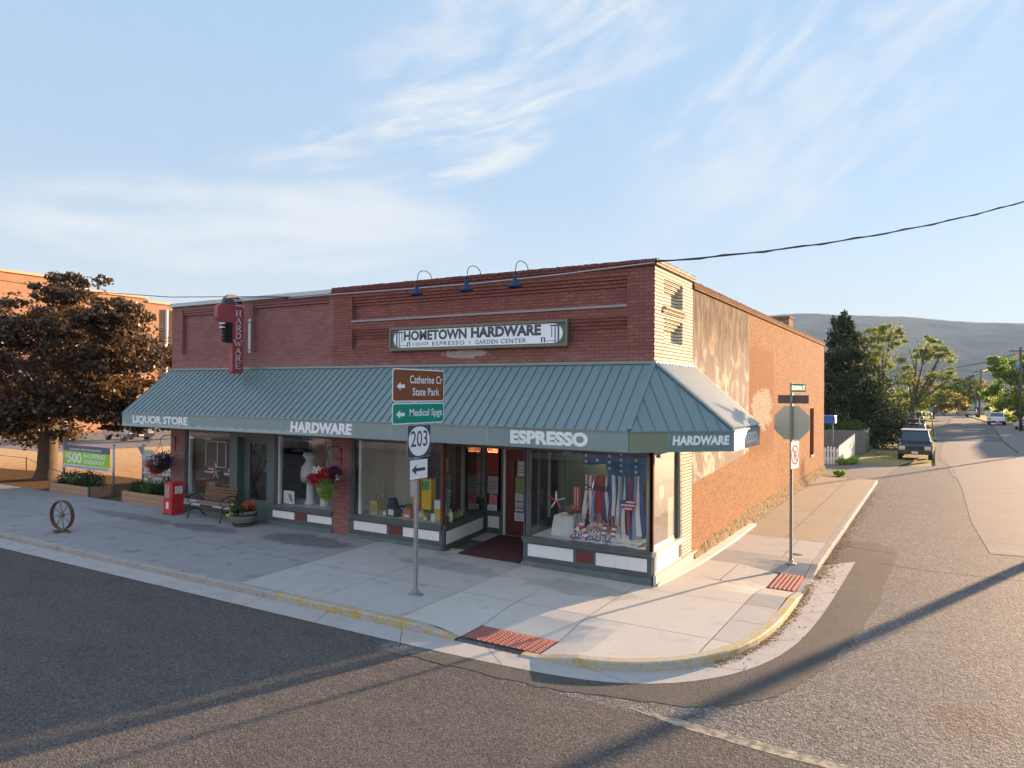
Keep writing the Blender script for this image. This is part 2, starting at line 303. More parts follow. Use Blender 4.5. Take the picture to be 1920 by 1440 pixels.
def concrete(name,c1,c2,stain=(.10,.10,.105),st=.5,sc=1.,rough=.9):
    m,t=newmat(name); p=t.pos(); n=t.noise(p,.55*sc,6,.62); f=t.noise(p,24,4,.7); g=t.noise(p,2.3*sc,6,.6,.4)
    c=t.mix(n,c1,c2); c=t.mix(t.m('MULTIPLY',t.ss(g,.52,.74),st),c,stain); c=t.mix(1.,c,t.mix(f,(.86,)*3,(1.12,)*3),'MULTIPLY')
    x,y,z=t.xyz(p); wb=t.m('MULTIPLY',t.m('SUBTRACT',t.noise(p,1.6,6,.65,.3),.5),2.6)
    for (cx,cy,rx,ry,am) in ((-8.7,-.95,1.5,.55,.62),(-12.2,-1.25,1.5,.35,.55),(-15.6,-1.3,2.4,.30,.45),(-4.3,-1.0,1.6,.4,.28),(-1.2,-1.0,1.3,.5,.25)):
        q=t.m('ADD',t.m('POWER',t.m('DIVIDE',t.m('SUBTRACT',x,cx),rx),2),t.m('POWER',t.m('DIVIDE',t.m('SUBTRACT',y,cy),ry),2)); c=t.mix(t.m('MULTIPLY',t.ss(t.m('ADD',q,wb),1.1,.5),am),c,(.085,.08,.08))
    c=t.mix(t.m('MULTIPLY',t.ss(t.noise(p,110,2,.5),.70,.76),.5),c,stain)
    finish(t,c,rough,0,t.bump(t.m('ADD',f,t.m('MULTIPLY',g,.6)),.25,.006),.08); return m
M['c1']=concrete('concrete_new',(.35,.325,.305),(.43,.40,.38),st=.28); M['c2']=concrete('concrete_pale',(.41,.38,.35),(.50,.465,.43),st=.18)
M['c3']=concrete('concrete_old',(.235,.225,.23),(.31,.295,.295),st=.55); M['c4']=concrete('concrete_grey',(.28,.27,.265),(.34,.33,.32),st=.2)
M['c5']=concrete('concrete_tan',(.29,.235,.17),(.36,.30,.225),st=.35); M['gut']=concrete('gutter_concrete',(.34,.315,.30),(.43,.40,.375),st=.3,sc=1.5); M['kerb']=concrete('kerb_concrete',(.25,.235,.23),(.36,.34,.32),st=.6,sc=2)
m,t=newmat('kerb_yellow'); p=t.pos(); n=t.noise(p,3.,7,.7); c=t.mix(t.ss(n,.38,.56),(.40,.28,.09),(.36,.33,.28)); c=t.mix(t.m('MULTIPLY',t.ss(t.noise(p,16,5,.7),.5,.65),.45),c,(.17,.13,.08)); finish(t,c,.8,0,t.bump(n,.3,.01),.3); M['yel']=m
def asphalt(name,c1,c2,stone,amt,gs=60.,bs=.9,patch=None,sp=.25):
    m,t=newmat(name); p=t.pos(); n=t.noise(p,.35,6,.6); v=t.new('ShaderNodeTexVoronoi'); t.put(v.inputs['Vector'],p); v.inputs['Scale'].default_value=gs
    r,g_,b_=[v.outputs['Color']]*3; cr=t.xyz(v.outputs['Color']); c=t.mix(n,c1,c2); st=t.m('MULTIPLY',t.ss(cr[0],.45,.95),amt)
    c=t.mix(st,c,stone); c=t.mix(t.m('MULTIPLY',t.ss(cr[1],.72,.95),.55),c,(.03,.028,.028)); c=t.mix(t.m('MULTIPLY',t.ss(t.noise(p,1.7,7,.65),.52,.78),.35),c,tuple(a*.62 for a in c1))
    c=t.mix(1.,c,t.mix(t.noise(t.vm('MULTIPLY',p,(.5,2.,1)),1.2,5,.6),(.84,)*3,(1.14,)*3),'MULTIPLY')
    if patch: c=patch(t,c,p)
    hh=t.m('ADD',t.m('MULTIPLY',t.ss(v.outputs['Distance'],.0,.6,1,0),1.),t.m('MULTIPLY',t.noise(p,gs*.35,3,.6),1.2))
    finish(t,c,.78,0,t.bump(hh,bs,.012),.06); return m
def rust(t,c,p):
    x,y,z=t.xyz(p); q=t.m('ADD',t.m('POWER',t.m('DIVIDE',t.m('SUBTRACT',x,5.15),.55),2),t.m('POWER',t.m('DIVIDE',t.m('SUBTRACT',y,-3.3),.75),2))
    q=t.m('ADD',q,t.m('MULTIPLY',t.noise(p,5,5,.7),1.2)); return t.mix(t.m('MULTIPLY',t.m('MULTIPLY',t.ss(q,1.6,.7),t.ss(t.noise(p,14,5,.7),.42,.6)),.8),c,(.10,.055,.03))
M['aN']=asphalt('asphalt_main',(.080,.072,.069),(.112,.101,.096),(.235,.205,.19),.5,52)
M['aS']=asphalt('asphalt_coarse',(.105,.098,.097),(.145,.136,.134),(.33,.30,.28),.62,38,patch=rust,bs=1.)
M['aD']=asphalt('asphalt_dark',(.105,.096,.092),(.135,.125,.12),(.15,.13,.12),.35,85)
M['aP']=asphalt('asphalt_smooth',(.20,.175,.16),(.24,.21,.195),(.27,.235,.21),.35,90,bs=.4)
m,t=newmat('dry_ground'); p=t.pos(); n=t.noise(p,.12,6,.6); f=t.noise(p,5,6,.7); c=t.mix(t.ss(n,.42,.6),(.30,.22,.10),(.17,.19,.05)); c=t.mix(1.,c,t.mix(f,(.6,)*3,(1.35,)*3),'MULTIPLY'); finish(t,c,.95,0,t.bump(f,.8,.05),.1); M['field']=m
m,t=newmat('bark_dirt'); p=t.pos(); f=t.noise(p,12,7,.75); c=t.mix(t.ss(f,.35,.7),(.06,.035,.02),(.20,.12,.065)); finish(t,c,.95,0,t.bump(f,1.,.04),.1); M['dirt']=m
m,t=newmat('dry_lawn'); p=t.pos(); f=t.noise(t.vm('MULTIPLY',p,(1,1,1)),3,8,.75); c=t.mix(t.ss(f,.35,.7),(.42,.25,.12),(.60,.38,.20)); finish(t,c,.95,0,t.bump(f,.6,.03),.1); M['lawn']=m
M['tact']=mat('tactile_red',(.30,.105,.085),.75,var=.2,vs=4,bump=.3,bs=40)
M['frm']=mat('frame_paint',(.075,.092,.092),.45,var=.2,vs=2,dirt=((.05,.05,.05),.4)); M['frmw']=mat('frame_white',(.58,.58,.56),.5,var=.1); M['green']=mat('door_frame_green',(.070,.100,.098),.5,var=.22,vs=2,dirt=((.13,.11,.07),.5))
M['white']=mat('panel_white',(.66,.64,.64),.55,var=.06,vs=4,dirt=((.45,.42,.40),.4)); M['maroon']=mat('panel_maroon',(.13,.03,.028),.5,var=.2); M['dmar']=mat('door_maroon',(.115,.022,.020),.4,var=.2)
M['found']=mat('plinth_paint',(.095,.125,.125),.75,var=.3,vs=2,bump=.5,bs=12,dirt=((.22,.21,.19),.5)); M['flash']=mat('metal_flashing',(.34,.37,.40),.4,.5,var=.15,vs=2); M['steel']=mat('galvanised_steel',(.36,.38,.40),.42,.7,var=.2,vs=9)
M['black']=mat('black_iron',(.018,.018,.02),.5,.3,var=.2); M['navy']=mat('navy_paint',(.022,.045,.12),.35,.1,var=.2); M['lett']=mat('lettering_white',(.70,.72,.74),.5,var=.06,vs=6)
M['wood']=mat('planter_wood',(.33,.20,.13),.8,var=.3,vs=3,bump=.4,bs=20,stretch=(1,1,9)); M['wgreen']=mat('planter_post_green',(.05,.09,.07),.7); M['rust']=mat('rusty_iron',(.13,.062,.038),.85,var=.4,vs=9,bump=.4,bs=40)
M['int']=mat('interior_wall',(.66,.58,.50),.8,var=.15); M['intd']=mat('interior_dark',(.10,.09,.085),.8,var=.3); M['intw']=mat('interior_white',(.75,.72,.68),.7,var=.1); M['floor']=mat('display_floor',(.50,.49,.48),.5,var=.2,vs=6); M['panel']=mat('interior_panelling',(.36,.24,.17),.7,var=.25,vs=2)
M['glass']=glass('shop_glass'); M['tar']=mat('roof_tar',(.06,.06,.06),.9); M['paper']=mat('paper_white',(.62,.62,.62),.8,var=.08,vs=12); M['porc']=mat('porcelain',(.62,.62,.60),.25,var=.04); M['cloth']=mat('cloth_white',(.60,.60,.60),.85,var=.1,vs=6,bump=.5,bs=9)
M['red']=mat('red_paint',(.46,.025,.028),.38,var=.12); M['ochre']=mat('straw',(.42,.30,.12),.8); M['dwood']=mat('weathered_wood',(.17,.155,.14),.85,var=.3,vs=4,bump=.3,bs=20,stretch=(1,1,.2))
m,t=newmat('rubble_stone'); p=t.pos(); n=t.noise(p,4,7,.7); v=t.new('ShaderNodeTexVoronoi',feature='DISTANCE_TO_EDGE'); t.put(v.inputs['Vector'],t.vm('ADD',t.vm('MULTIPLY',p,(1,.6,1.4)),t.scale(t.noise(p,5,4,.6,col=True),(.35,.35,.35)))); v.inputs['Scale'].default_value=3.2
c=t.mix(n,(.20,.145,.085),(.38,.30,.20)); c=t.mix(t.m('MULTIPLY',t.ss(v.outputs['Distance'],.05,.0),t.m('MULTIPLY',n,.8)),c,(.17,.125,.08)); c=t.mix(t.ss(t.noise(p,11,6,.7),.55,.72),c,(.14,.10,.06)); finish(t,c,.95,0,t.bump(t.m('ADD',n,t.m('MULTIPLY',t.ss(v.outputs['Distance'],0,.12),.5)),1.,.04),.0); M['stone']=m

# ------------------------------------------------------------------ ground, roads, pavements
def struct(o,lab=None): o['kind']='structure'; 
def flat(name,pts,z,m,kind='structure'):
    b=MB(); b.poly([(x,y,z) for x,y in pts]); o=b.build(name,m); o['kind']=kind; return o
flat('ground',[(-6000,-6000),(6000,-6000),(6000,9000),(-6000,9000)],-.22,M['field'])
gutt=[(-60,-4.9),(-14.95,-4.9),(-9.6,-4.88),(-4.15,-4.86),(-2.07,-4.85),(-.78,-4.8),(-.1,-4.76),(.72,-4.64),(1.38,-4.38),(1.97,-3.92),(2.51,-3.14),(2.88,-2.0),(3.04,-.35),(3.10,1.56),(3.16,5.1)]
def smoothp(p,k=2):
    for _ in range(k):
        q=[p[0]]
        for a,b in zip(p,p[1:]): q+=[(a[0]*.75+b[0]*.25,a[1]*.75+b[1]*.25),(a[0]*.25+b[0]*.75,a[1]*.25+b[1]*.75)]
        p=q+[p[-1]]
    return p
gut_o=smoothp(gutt,2)
kp=[(-60,-4.33),(-14,-4.33),(-6.2,-4.33),(-1.72,-4.33),(-.28,-4.33),(.2,-4.32),(.66,-4.26),(1.25,-3.98),(1.85,-3.44),(2.34,-2.5),(2.55,-1.2),(2.59,.2),(2.58,1.3),(2.55,2.9),(2.54,5),(2.52,12),(2.5,22.4)]
kerb_o=smoothp(kp,2)
flat('road',[(-90,-75),(80,-75),(80,-5.2),(-2.6,-5.2),(-2.6,-4.8),(-90,-4.8)],-.135,M['aN'])
flat('side_street',[(2.0,-5.2),(9.4,-5.2),(9.6,60),(11.2,110),(9.2,160),(6.6,216),(3.6,216),(3.9,160),(4.3,110),(4.6,70),(4.65,37.5),(4.7,33),(2.5,31),(2.4,22),(2.0,5.2),(-3,5.2),(-3,-5.2)],-.1352,M['aS'])
flat('cross_road',[(-60,44.9),(4.6,44.9),(4.6,49.2),(-60,49.4)],-.128,M['aP'])
flat('cross_road',[(9.3,40.5),(60,40.5),(60,47),(9.3,47)],-.128,M['aP'])
def jag(p,k=3,j=.035):
    rr=random.Random(4); return [(x+rr.uniform(-j,j),y+rr.uniform(-j,j)) for x,y in smoothp(p,k)]
flat('asphalt_strip',jag([(-2.0,-5.19),(0.3,-5.19),(1.1,-4.95),(2.2,-4.72),(2.75,-4.24),(3.15,-3.61),(3.45,-2.34),(3.67,-.89),(3.85,.87),(3.9,4.3),(4.0,7.5),(2.5,8),(2.45,5.0),(2.3,2),(2.2,-1),(1.2,-3.2),(-1,-4.2)]),-.130,M['aD'])
flat('asphalt_patch',[(5.95,7.9),(9.5,8.4),(9.6,60),(5.4,60),(5.1,52),(4.9,40),(5.5,33.3),(5.7,22),(5.72,13),(5.85,10.1)],-.1285,M['aP'])
m,t=newmat('worn_paint'); p=t.pos(); n=t.noise(p,7,7,.72); finish(t,t.mix(t.ss(n,.40,.62),(.17,.155,.145),(.42,.36,.25)),.9,0,None,.05)
flat('road_marking',jag([(1.5,-5.12),(2.2,-5.10),(3,-5.17),(5,-5.22),(9,-5.24),(9,-5.44),(5,-5.42),(3,-5.38),(2.0,-5.25)],3,.02),-.1325,m)
flat('driveway',[(-16,22.6),(2.4,22.5),(2.9,31),(2.5,44.8),(.6,44.8),(.6,31.5),(-16,31)],-.124,M['aP'])
# tar seams and joint cracks in the side street
b=MB()
def crack(pts,w,z=-.1262):
    q=smoothp(pts,2); q=[(x+random.uniform(-.03,.03),y+random.uniform(-.03,.03)) for x,y in q]
    for (x0,y0),(x1,y1) in zip(q,q[1:]):
        L=math.hypot(x1-x0,y1-y0) or 1; nx,ny=-(y1-y0)/L*w/2,(x1-x0)/L*w/2; b.poly([(x0-nx,y0-ny,z),(x1-nx,y1-ny,z),(x1+nx,y1+ny,z),(x0+nx,y0+ny,z)])
crack([(5.0,38.6),(5.15,36),(5.45,33.5),(5.42,30),(5.6,26.8)],.16); crack([(3.6,5.2),(5,5.05),(7,5.2),(9.3,4.6)],.035); crack([(3.4,9.8),(5,9.9),(7.5,9.3)],.03); crack([(2.7,15),(5,15.2)],.03); crack([(2.7,6.9),(4,6.6)],.05)
b.build('road_crack',mat('tar_seal',(.035,.032,.03),.7))['kind']='structure'
flat('verge',[(4.64,49.4),(4.62,70),(4.3,110),(3.9,160),(3.5,216),(-25,216),(-25,49.6)],-.12,M['field'])
flat('verge',[(.62,31.6),(2.9,31.6),(3.7,36),(3.9,42),(2.6,44.6),(.6,44.6)],-.1195,M['field'])
flat('verge',[(11.3,120),(9.6,160),(7.0,216),(60,216),(60,120)],-.12,M['field']); flat('gravel_shoulder',[(9.5,5),(9.7,60),(11.35,110),(11.3,119.9),(60,119.9),(60,5)],-.123,M['aP'])
flat('lot',[(-70,.2),(-23.3,.2),(-15.7,.2),(-15.7,45),(-70,45)],-.02,M['lawn'])
flat('lot_paving',[(-70,9),(-41,9),(-36,40),(-70,44)],-.012,M['aP'])
flat('planting_bed',smoothp([(-60,-.5),(-30,-.55),(-24,-.55),(-15.6,-.3),(-15.6,4.2),(-21,4.0),(-26,4.6),(-30,3.6),(-34,3.0),(-60,3.2)],2),.012,M['dirt'])
# pavement height: level with two ramps and a rise towards the shop's left part
def trap(v,a,b,c,d):
    if v<=a or v>=d: return 0.
    if v<b: return (v-a)/(b-a)
    if v>c: return (d-v)/(d-c)
    return 1.
def zs(x,y):
    z=0.
    if y<0: z+=.11*min(1,max(0,-x/8))*max(0,min(1,(y+4.2)/4.0))
    elif x<0: z+=.11*min(1,max(0,-x/8))
    z-=.112*trap(x,-2.3,-1.72,-.28,.35)*trap(-y,2.6,3.5,9,10)
    z-=.112*trap(y,.6,1.5,2.9,3.6)*trap(x,1.0,1.85,9,10)
    return z
def clip(poly,a,b,c):      # keep a*x+b*y<=c
    out=[]
    for i,p in enumerate(poly):
        q=poly[(i+1)%len(poly)]; dp=a*p[0]+b*p[1]-c; dq=a*q[0]+b*q[1]-c
        if dp<=0: out.append(p)
        if dp*dq<0: k=dp/(dp-dq); out.append((p[0]+(q[0]-p[0])*k,p[1]+(q[1]-p[1])*k))
    return out
def inner(path,off):
    out=[]
    for i,p in enumerate(path):
        a=path[max(i-1,0)]; c=path[min(i+1,len(path)-1)]; dx,dy=c[0]-a[0],c[1]-a[1]; L=math.hypot(dx,dy) or 1; out.append((p[0]-dy/L*off,p[1]+dx/L*off))
    return out
kin=inner(kerb_o,.16)
def slabs(regs):
    bb=MB()
    for x0,x1,y0,y1,k in regs:
        g=.006; xs=np.linspace(x0+g,x1-g,max(2,int((x1-x0)/.35)+1)) if x1-x0<6 else np.linspace(x0+g,x1-g,int((x1-x0)/1.)+1); ys=np.linspace(y0+g,y1-g,max(2,int((y1-y0)/.35)+1)); bb.k=k
        for i in range(len(xs)-1):
            for j in range(len(ys)-1):
                P=[(xs[i],ys[j]),(xs[i+1],ys[j]),(xs[i+1],ys[j+1]),(xs[i],ys[j+1])]
                if xs[i+1]>-.5 and ys[j]<3.5:
                    for (a,c) in zip(kin,kin[1:]):
                        if a[0]<-1.8 or a[1]>4: continue
                        dx,dy=c[0]-a[0],c[1]-a[1]; L=math.hypot(dx,dy)
                        if L<1e-5: continue
                        nx,ny=dy/L,-dx/L; P=clip(P,nx,ny,nx*a[0]+ny*a[1])
                        if len(P)<3: break
                if len(P)>=3: bb.poly([(x,y,zs(x,y)) for x,y in P])
    return bb
reg=[]; XS=[-60,-52,-45,-38,-33,-29,-25.5,-22,-18.7,-15.4,-12.3,-9.25,-7.0,-4.95,-2.96,-1.72,-.28,2.7]
for i in range(len(XS)-1):
    a,c=XS[i],XS[i+1]
    if a>=-.28: 
        reg+=[(a,1.82,-4.35,-2.45,1),(1.82,2.7,-4.35,-2.45,1),(a,1.82,-2.45,-.26,1),(1.82,2.6,-2.45,-1.3,0),(1.82,2.6,-1.3,-.26,0)]; continue
    k=2 if a<-7.1 else (1 if a>-3 else 0)
    reg+=[(a,c,-4.17,-2.4,k),(a,c,-2.4,.0,k if a>-7.1 else (2 if i%2 else 2))]
    if a<-15.3: pass
reg=[r for r in reg if not(r[0]==-1.72 and r[2]==-4.17)]+[(-1.72,-.28,-3.55,-2.4,1)]
reg+=[(-.28,0.0,-.26,0,1),(0,1.82,-.26,1.18,1),(1.82,2.6,-.26,1.45,3),(0.05,1.0,1.18,2.85,1),(1.0,1.85,1.18,2.85,0),(.1,2.42,2.85,4.1,3),(.15,1.7,4.1,6.4,0),(1.7,2.42,4.1,6.4,0)]
yy=6.4
for L in (2.6,3.1,3.4,3.3,3.6): reg+=[(.15,1.35,yy,min(yy+L,22.4),4),(1.35,2.40,yy,min(yy+L,22.4),4)]; yy+=L
o=slabs(reg).build('sidewalk',[M['c1'],M['c2'],M['c3'],M['c4'],M['c5']]); o['kind']='structure'
b=MB(); 
for x0,x1,y0,y1 in ((-60,-2.4,-4.3,.3),(-2.4,.4,-2.5,.3),(.4,2.3,-2.2,.3),(0,1.9,.3,.55),(0,.95,.55,3.7),(0,2.45,3.7,22.4)): b.box(x0,x1,y0,y1,-.2,-.012)
b.build('sidewalk_base',M['kerb'])['kind']='structure'
def kz(x,y): return max(zs(x,y),-.118)+.004
for nm,cond,m in (('kerb',lambda p:not((-6.2<p[0] and p[1]<-1) or (p[1]<.75 and p[0]>0)),M['kerb']),('painted_kerb',lambda p:(-6.2<p[0]<-1.5 and p[1]<-4) or (-.45<p[0] and p[1]<.75),M['yel'])):
    b=MB()
    for i in range(len(kerb_o)-1):
        p,q,pi,qi=kerb_o[i],kerb_o[i+1],kin[i],kin[i+1]
        mid=((p[0]+q[0])/2,(p[1]+q[1])/2)
        if not cond(mid): continue
        n=max(1,int(math.hypot(q[0]-p[0],q[1]-p[1])/.4)) if mid[0]>-20 else 1
        for k in range(n):
            f=lambda u,v,s:(u[0]+(v[0]-u[0])*s,u[1]+(v[1]-u[1])*s)
            a,c,ai,ci=f(p,q,k/n),f(p,q,(k+1)/n),f(pi,qi,k/n),f(pi,qi,(k+1)/n)
            am,cm=f(a,ai,.12),f(c,ci,.12); za,zc=kz(*ai),kz(*ci)
            b.poly([(*ai,za),(*am,za),(*cm,zc),(*ci,zc)][::-1]); b.poly([(*am,za),(a[0],a[1],za-.02 if za>-.09 else za-.005),(c[0],c[1],zc-.02 if zc>-.09 else zc-.005),(*cm,zc)][::-1])
            b.poly([(a[0],a[1],za-.02 if za>-.09 else za-.005),(a[0],a[1],-.19),(c[0],c[1],-.19),(c[0],c[1],zc-.02 if zc>-.09 else zc-.005)][::-1])
    b.build(nm,m)['kind']='structure'
# gutter apron
b=MB(); ko=[p for p in kerb_o if p[1]<5.2]; 
def resample(p,n):
    L=[0]; 
    for a,c in zip(p,p[1:]): L.append(L[-1]+math.hypot(c[0]-a[0],c[1]-a[1]))
    out=[]; j=0
    for i in range(n):
        s=L[-1]*i/(n-1)
        while j<len(L)-2 and L[j+1]<s: j+=1
        k=(s-L[j])/(L[j+1]-L[j]+1e-9); out.append((p[j][0]+(p[j+1][0]-p[j][0])*k,p[j][1]+(p[j+1][1]-p[j][1])*k))
    return out
k1=[p for p in kerb_o if p[0]>-7 and p[1]<4.9]; g1=[p for p in gut_o if p[0]>-7 and p[1]<5.2]
A=resample([(-7,-4.33)]+k1,61); B=resample([(-7,-4.87)]+g1,61)
def apr(A,B,lo,hi): 
    for i in range(lo,hi): b.poly([(*A[i],-.124),(*B[i],-.128),(*B[i+1],-.128),(*A[i+1],-.124)])
apr(A,B,0,60); b.poly([(-60,-4.33,-.124),(-60,-4.9,-.128),(-7.0,-4.87,-.128),(-7.0,-4.33,-.124)])
o=b.build('gutter',M['gut']); o['kind']='structure'
b=MB()
for i in (3,9,15,21,27,33,39,45,50,55):
    a,c=A[i],B[i]; dx,dy=A[i+1][0]-a[0],A[i+1][1]-a[1]; L=math.hypot(dx,dy); e=(dx/L*.006,dy/L*.006)
    b.poly([(a[0]-e[0],a[1]-e[1],-.1215),(c[0]-e[0],c[1]-e[1],-.1255),(c[0]+e[0],c[1]+e[1],-.1255),(a[0]+e[0],a[1]+e[1],-.1215)])
b.build('gutter_joint',M['intd'])['kind']='structure'
# tactile plates with raised ribs
def tact(x0,x1,y0,y1,alongx,name,lab):
    b=MB(); n=6
    for i in range(12):
        for j in range(6):
            X=[x0+(x1-x0)*i/12,x0+(x1-x0)*(i+1)/12]; Y=[y0+(y1-y0)*j/6,y0+(y1-y0)*(j+1)/6]; b.poly([(X[0],Y[0],zs(X[0],Y[0])+.004),(X[1],Y[0],zs(X[1],Y[0])+.004),(X[1],Y[1],zs(X[1],Y[1])+.004),(X[0],Y[1],zs(X[0],Y[1])+.004)])
    st=.105
    if alongx:
        for i in range(int((x1-x0)/st)):
            for j in range(int((y1-y0)/.07)): x=x0+st*(i+.5); y=y0+.07*(j+.5); z=zs(x,y); b.cyl((x,y,z),(x,y,z+.016),.026,.018,6)
    else:
        for i in range(int((x1-x0)/.085)):
            x=x0+.085*(i+.5); b.bar((x,y0+.02,zs(x,y0)+.012),(x,y1-.02,zs(x,y1)+.012),.035,.018)
    o=b.build(name,M['tact']); tag(o,lab,'tactile paving'); return o
tact(-1.70,-.30,-4.15,-3.53,True,'tactile_plate','red tactile plate with rows of domes on the ramp by the route sign')
tact(1.87,2.40,1.50,2.88,False,'tactile_plate','red tactile plate with long ribs on the ramp by the stop sign')
b=MB(); b.lathe([(0,.006),(.13,.006),(.15,.0)],(1.95,4.55,.0),18); tag(b.build('utility_cover',mat('cast_iron',(.10,.09,.08),.7,.3)),'round iron utility cover in the side pavement','cover')
# fallen leaves in the gutter
pts=[]
for i in range(900):
    k=random.random(); j=int(34+k*20); p=A[min(j,59)]; q=B[min(j,59)]; s=abs(random.gauss(0,.13))
    if i%14==0: s=random.random()
    pts.append((p[0]+(q[0]-p[0])*min(s,1)+random.gauss(0,.03),p[1]+(q[1]-p[1])*min(s,1)+random.gauss(0,.09)))
for i in range(1500): pts.append((2.56+abs(random.gauss(0,.16)),2.9+random.random()**1.6*16))
b=MB()
for x,y in pts:
    h=-.118+random.random()*.03; a=random.random()*6; s=random.uniform(.012,.034); e=random.uniform(-.5,.5)
    b.poly([(x+s*math.cos(a),y+s*math.sin(a),h),(x-s*math.sin(a)*.6,y+s*math.cos(a)*.6,h+s*.7*abs(e)),(x-s*math.cos(a),y-s*math.sin(a),h+s*.5),(x+s*math.sin(a)*.6,y-s*math.cos(a)*.6,h+s*e*e)])
M['litter']=leafmat('dry_leaves',(.28,.17,.06),(.16,.09,.035),(.45,.33,.16),.8,.1); b.build('leaf_litter',M['litter'])['kind']='stuff'
# ------------------------------------------------------------------ the shop building
ZT=6.36; ZC=6.48; ZA=4.41
shop=thing('brick_building','one storey brick hardware shop on the corner with green awning and stained side wall','building')
def front_layer(x0,x1,niches,zlo,zhi,mt,nm):
    b=MB(); b.box(x0,x1,.13,.38,zlo,zhi)                       # backing seen inside the niches
    xs=sorted({x0,x1}|{n[0] for n in niches}|{n[1] for n in niches})
    for a,c in zip(xs,xs[1:]):
        cuts=sorted([(n[2],n[3]) for n in niches if n[0]<=a and n[1]>=c]); z=zlo
        for lo,hi in cuts:
            b.box(a,c,0,.13,z,lo); z=hi
        b.box(a,c,0,.13,z,zhi)
    for n in niches:                                            # corbelled courses at the head of each niche
        for i in range(n[4]): b.box(n[0],n[1],.033*(i+1),.1295,n[3]-.072*(i+1)+.003,n[3]-.072*i-.004*(i>0))
    return b.build(nm,mt,shop)
front_layer(-8.73,-.012,[(-8.07,-.58,5.58,6.19,3),(-8.07,-.58,4.87,5.36,4)],2.66,ZT,M['front'],'front_wall')
front_layer(-15.55,-8.733,[(-15.05,-12.63,4.87,6.21,2),(-11.86,-8.86,4.87,6.27,2)],2.66,6.33,M['frontL'],'front_wall')
b=MB(); b.box(-8.07,-.58,-.03,.12,5.555,5.605); b.build('ledge',mat('ledge_mortar',(.27,.25,.26),.9,var=.25,vs=6,bump=.6,bs=14),shop)
b=MB()                                                          # soldier course parapet with real joints
x=-8.75
while x<.03: b.box(x,min(x+.066,.045),-.045,.30,ZT,ZC+random.uniform(-.006,.006)); x+=.073
b.box(-8.7,0,-.02,.25,ZT-.003,ZC-.02); b.build('coping',M['soldier'],shop)
b=MB(); b.box(-15.60,-8.76,-.06,.42,6.335,6.45); b.box(-15.60,-8.76,-.075,-.055,6.34,6.37); b.build('metal_coping',M['flash'],shop)
# side: painted pilaster with niches, then the long wall
def side_layer(y0,y1,niches,zlo,zhi,mt,nm):
    b=MB(); b.box(-.36,-.14,y0,y1,zlo,zhi)
    ys=sorted({y0,y1}|{n[0] for n in niches}|{n[1] for n in niches})
    for a,c in zip(ys,ys[1:]):
        cuts=sorted([(n[2],n[3]) for n in niches if n[0]<=a and n[1]>=c]); z=zlo
        for lo,hi in cuts: b.box(-.14,0,a,c,z,lo); z=hi
        b.box(-.14,0,a,c,z,zhi)
    for n in niches:
        for i in range(n[4]): b.box(-.1395,-.033*(i+1),n[0],n[1],n[3]-.072*(i+1)+.003,n[3]-.072*i-.004*(i>0))
    return b.build(nm,mt,shop)
side_layer(.002,2.55,[(.55,1.80,5.58,6.16,3),(.55,1.80,4.86,5.36,3)],2.66,ZT,M['pil'],'painted_pilaster')
b=MB(); b.box(-.14,0,1.82,2.54,.12,2.657); b.build('painted_pilaster',M['pil'],shop)
b=MB(); b.box(-.1,.05,.55,1.85,5.53,5.60); b.box(-.1,.03,.45,1.9,5.45,5.53); y=-.04
while y<2.6: b.box(-.34,.055,y,y+.062,ZT,ZC+random.uniform(-.012,.012)); y+=.07
b.build('coping',brickmat('painted_soldier',(.46,.40,.29),(.54,.47,.36),(.10,.07,.05),True,var=.4,bumps=1.),shop)
b=MB(); b.box(-.34,-.002,2.553,24.5,.05,6.27); b.box(-15.5,-.34,24.2,24.5,.05,6.27); b.box(-15.54,-15.25,.455,24.19,.05,6.27); b.box(-15.54,-15.25,.385,.45,2.8,6.27); b.build('side_wall',M['side'],shop)
b=MB(); y=2.56
while y<24.5: b.box(-.36,.03,y,y+.064,6.27,6.385+random.uniform(-.022,.012)-.002*random.random()); y+=.071
b.box(-.35,.045,2.56,24.5,6.205,6.268); b.build('coping',brickmat('dark_coping',(.20,.10,.055),(.14,.07,.042),(.07,.05,.035),True,var=.45,bumps=1.),shop)
b=MB(); b.box(-15.3,-.34,.38,24.2,5.75,5.85); b.build('roof',M['tar'],shop)
b=MB(); b.box(-1.1,-.42,17.3,18.2,5.8,6.95); b.box(-1.14,-.38,17.26,18.24,6.95,7.02); b.build('chimney',M['side'],shop)
b=MB(); b.box(-.02,.03,20.15,20.95,1.15,3.2); b.build('boarded_window',mat('boarding_shaded',(.055,.016,.014),.95,spec=.0),shop)  # maroon boards coloured darker to stand for the shade of a recess
b=MB(); b.box(-.02,.05,20.1,21.0,1.06,1.145); b.build('sill',M['c5'],shop)
# rubble foundation
b=MB(); random.seed(3); ny,nz=150,9
def fz(y): return .20+.20*min(1,max(0,(y-2.5)/6))+.03*math.sin(y*1.7)
vs=[]
for i in range(ny+1):
    y=2.53+i*(22.05/ny)
    for j in range(nz+1):
        k=j/nz; out=(.16*(1-k)+.02)*(.8)+random.uniform(-.012,.016); z=-.03+(fz(y)+.03)*k+random.uniform(-.015,.015)
        vs.append((max(.003,out) if j<nz else -.01,y+random.uniform(-.03,.03),z))
b.add(vs,[(i*(nz+1)+j,(i+1)*(nz+1)+j,(i+1)*(nz+1)+j+1,i*(nz+1)+j+1) for i in range(ny) for j in range(nz)]); b.build('foundation',M['stone'],shop)
b=MB(); b.prism([(.01,.9),(.10,.0),(.20,.9),(.30,2.6),(.34,5.0),(.30,7.9),(.03,7.9)],-.01,.05,'z'); b.build('footing_ledge',mat('pale_cement',(.60,.56,.49),.85,var=.15,vs=4,bump=.4),shop)
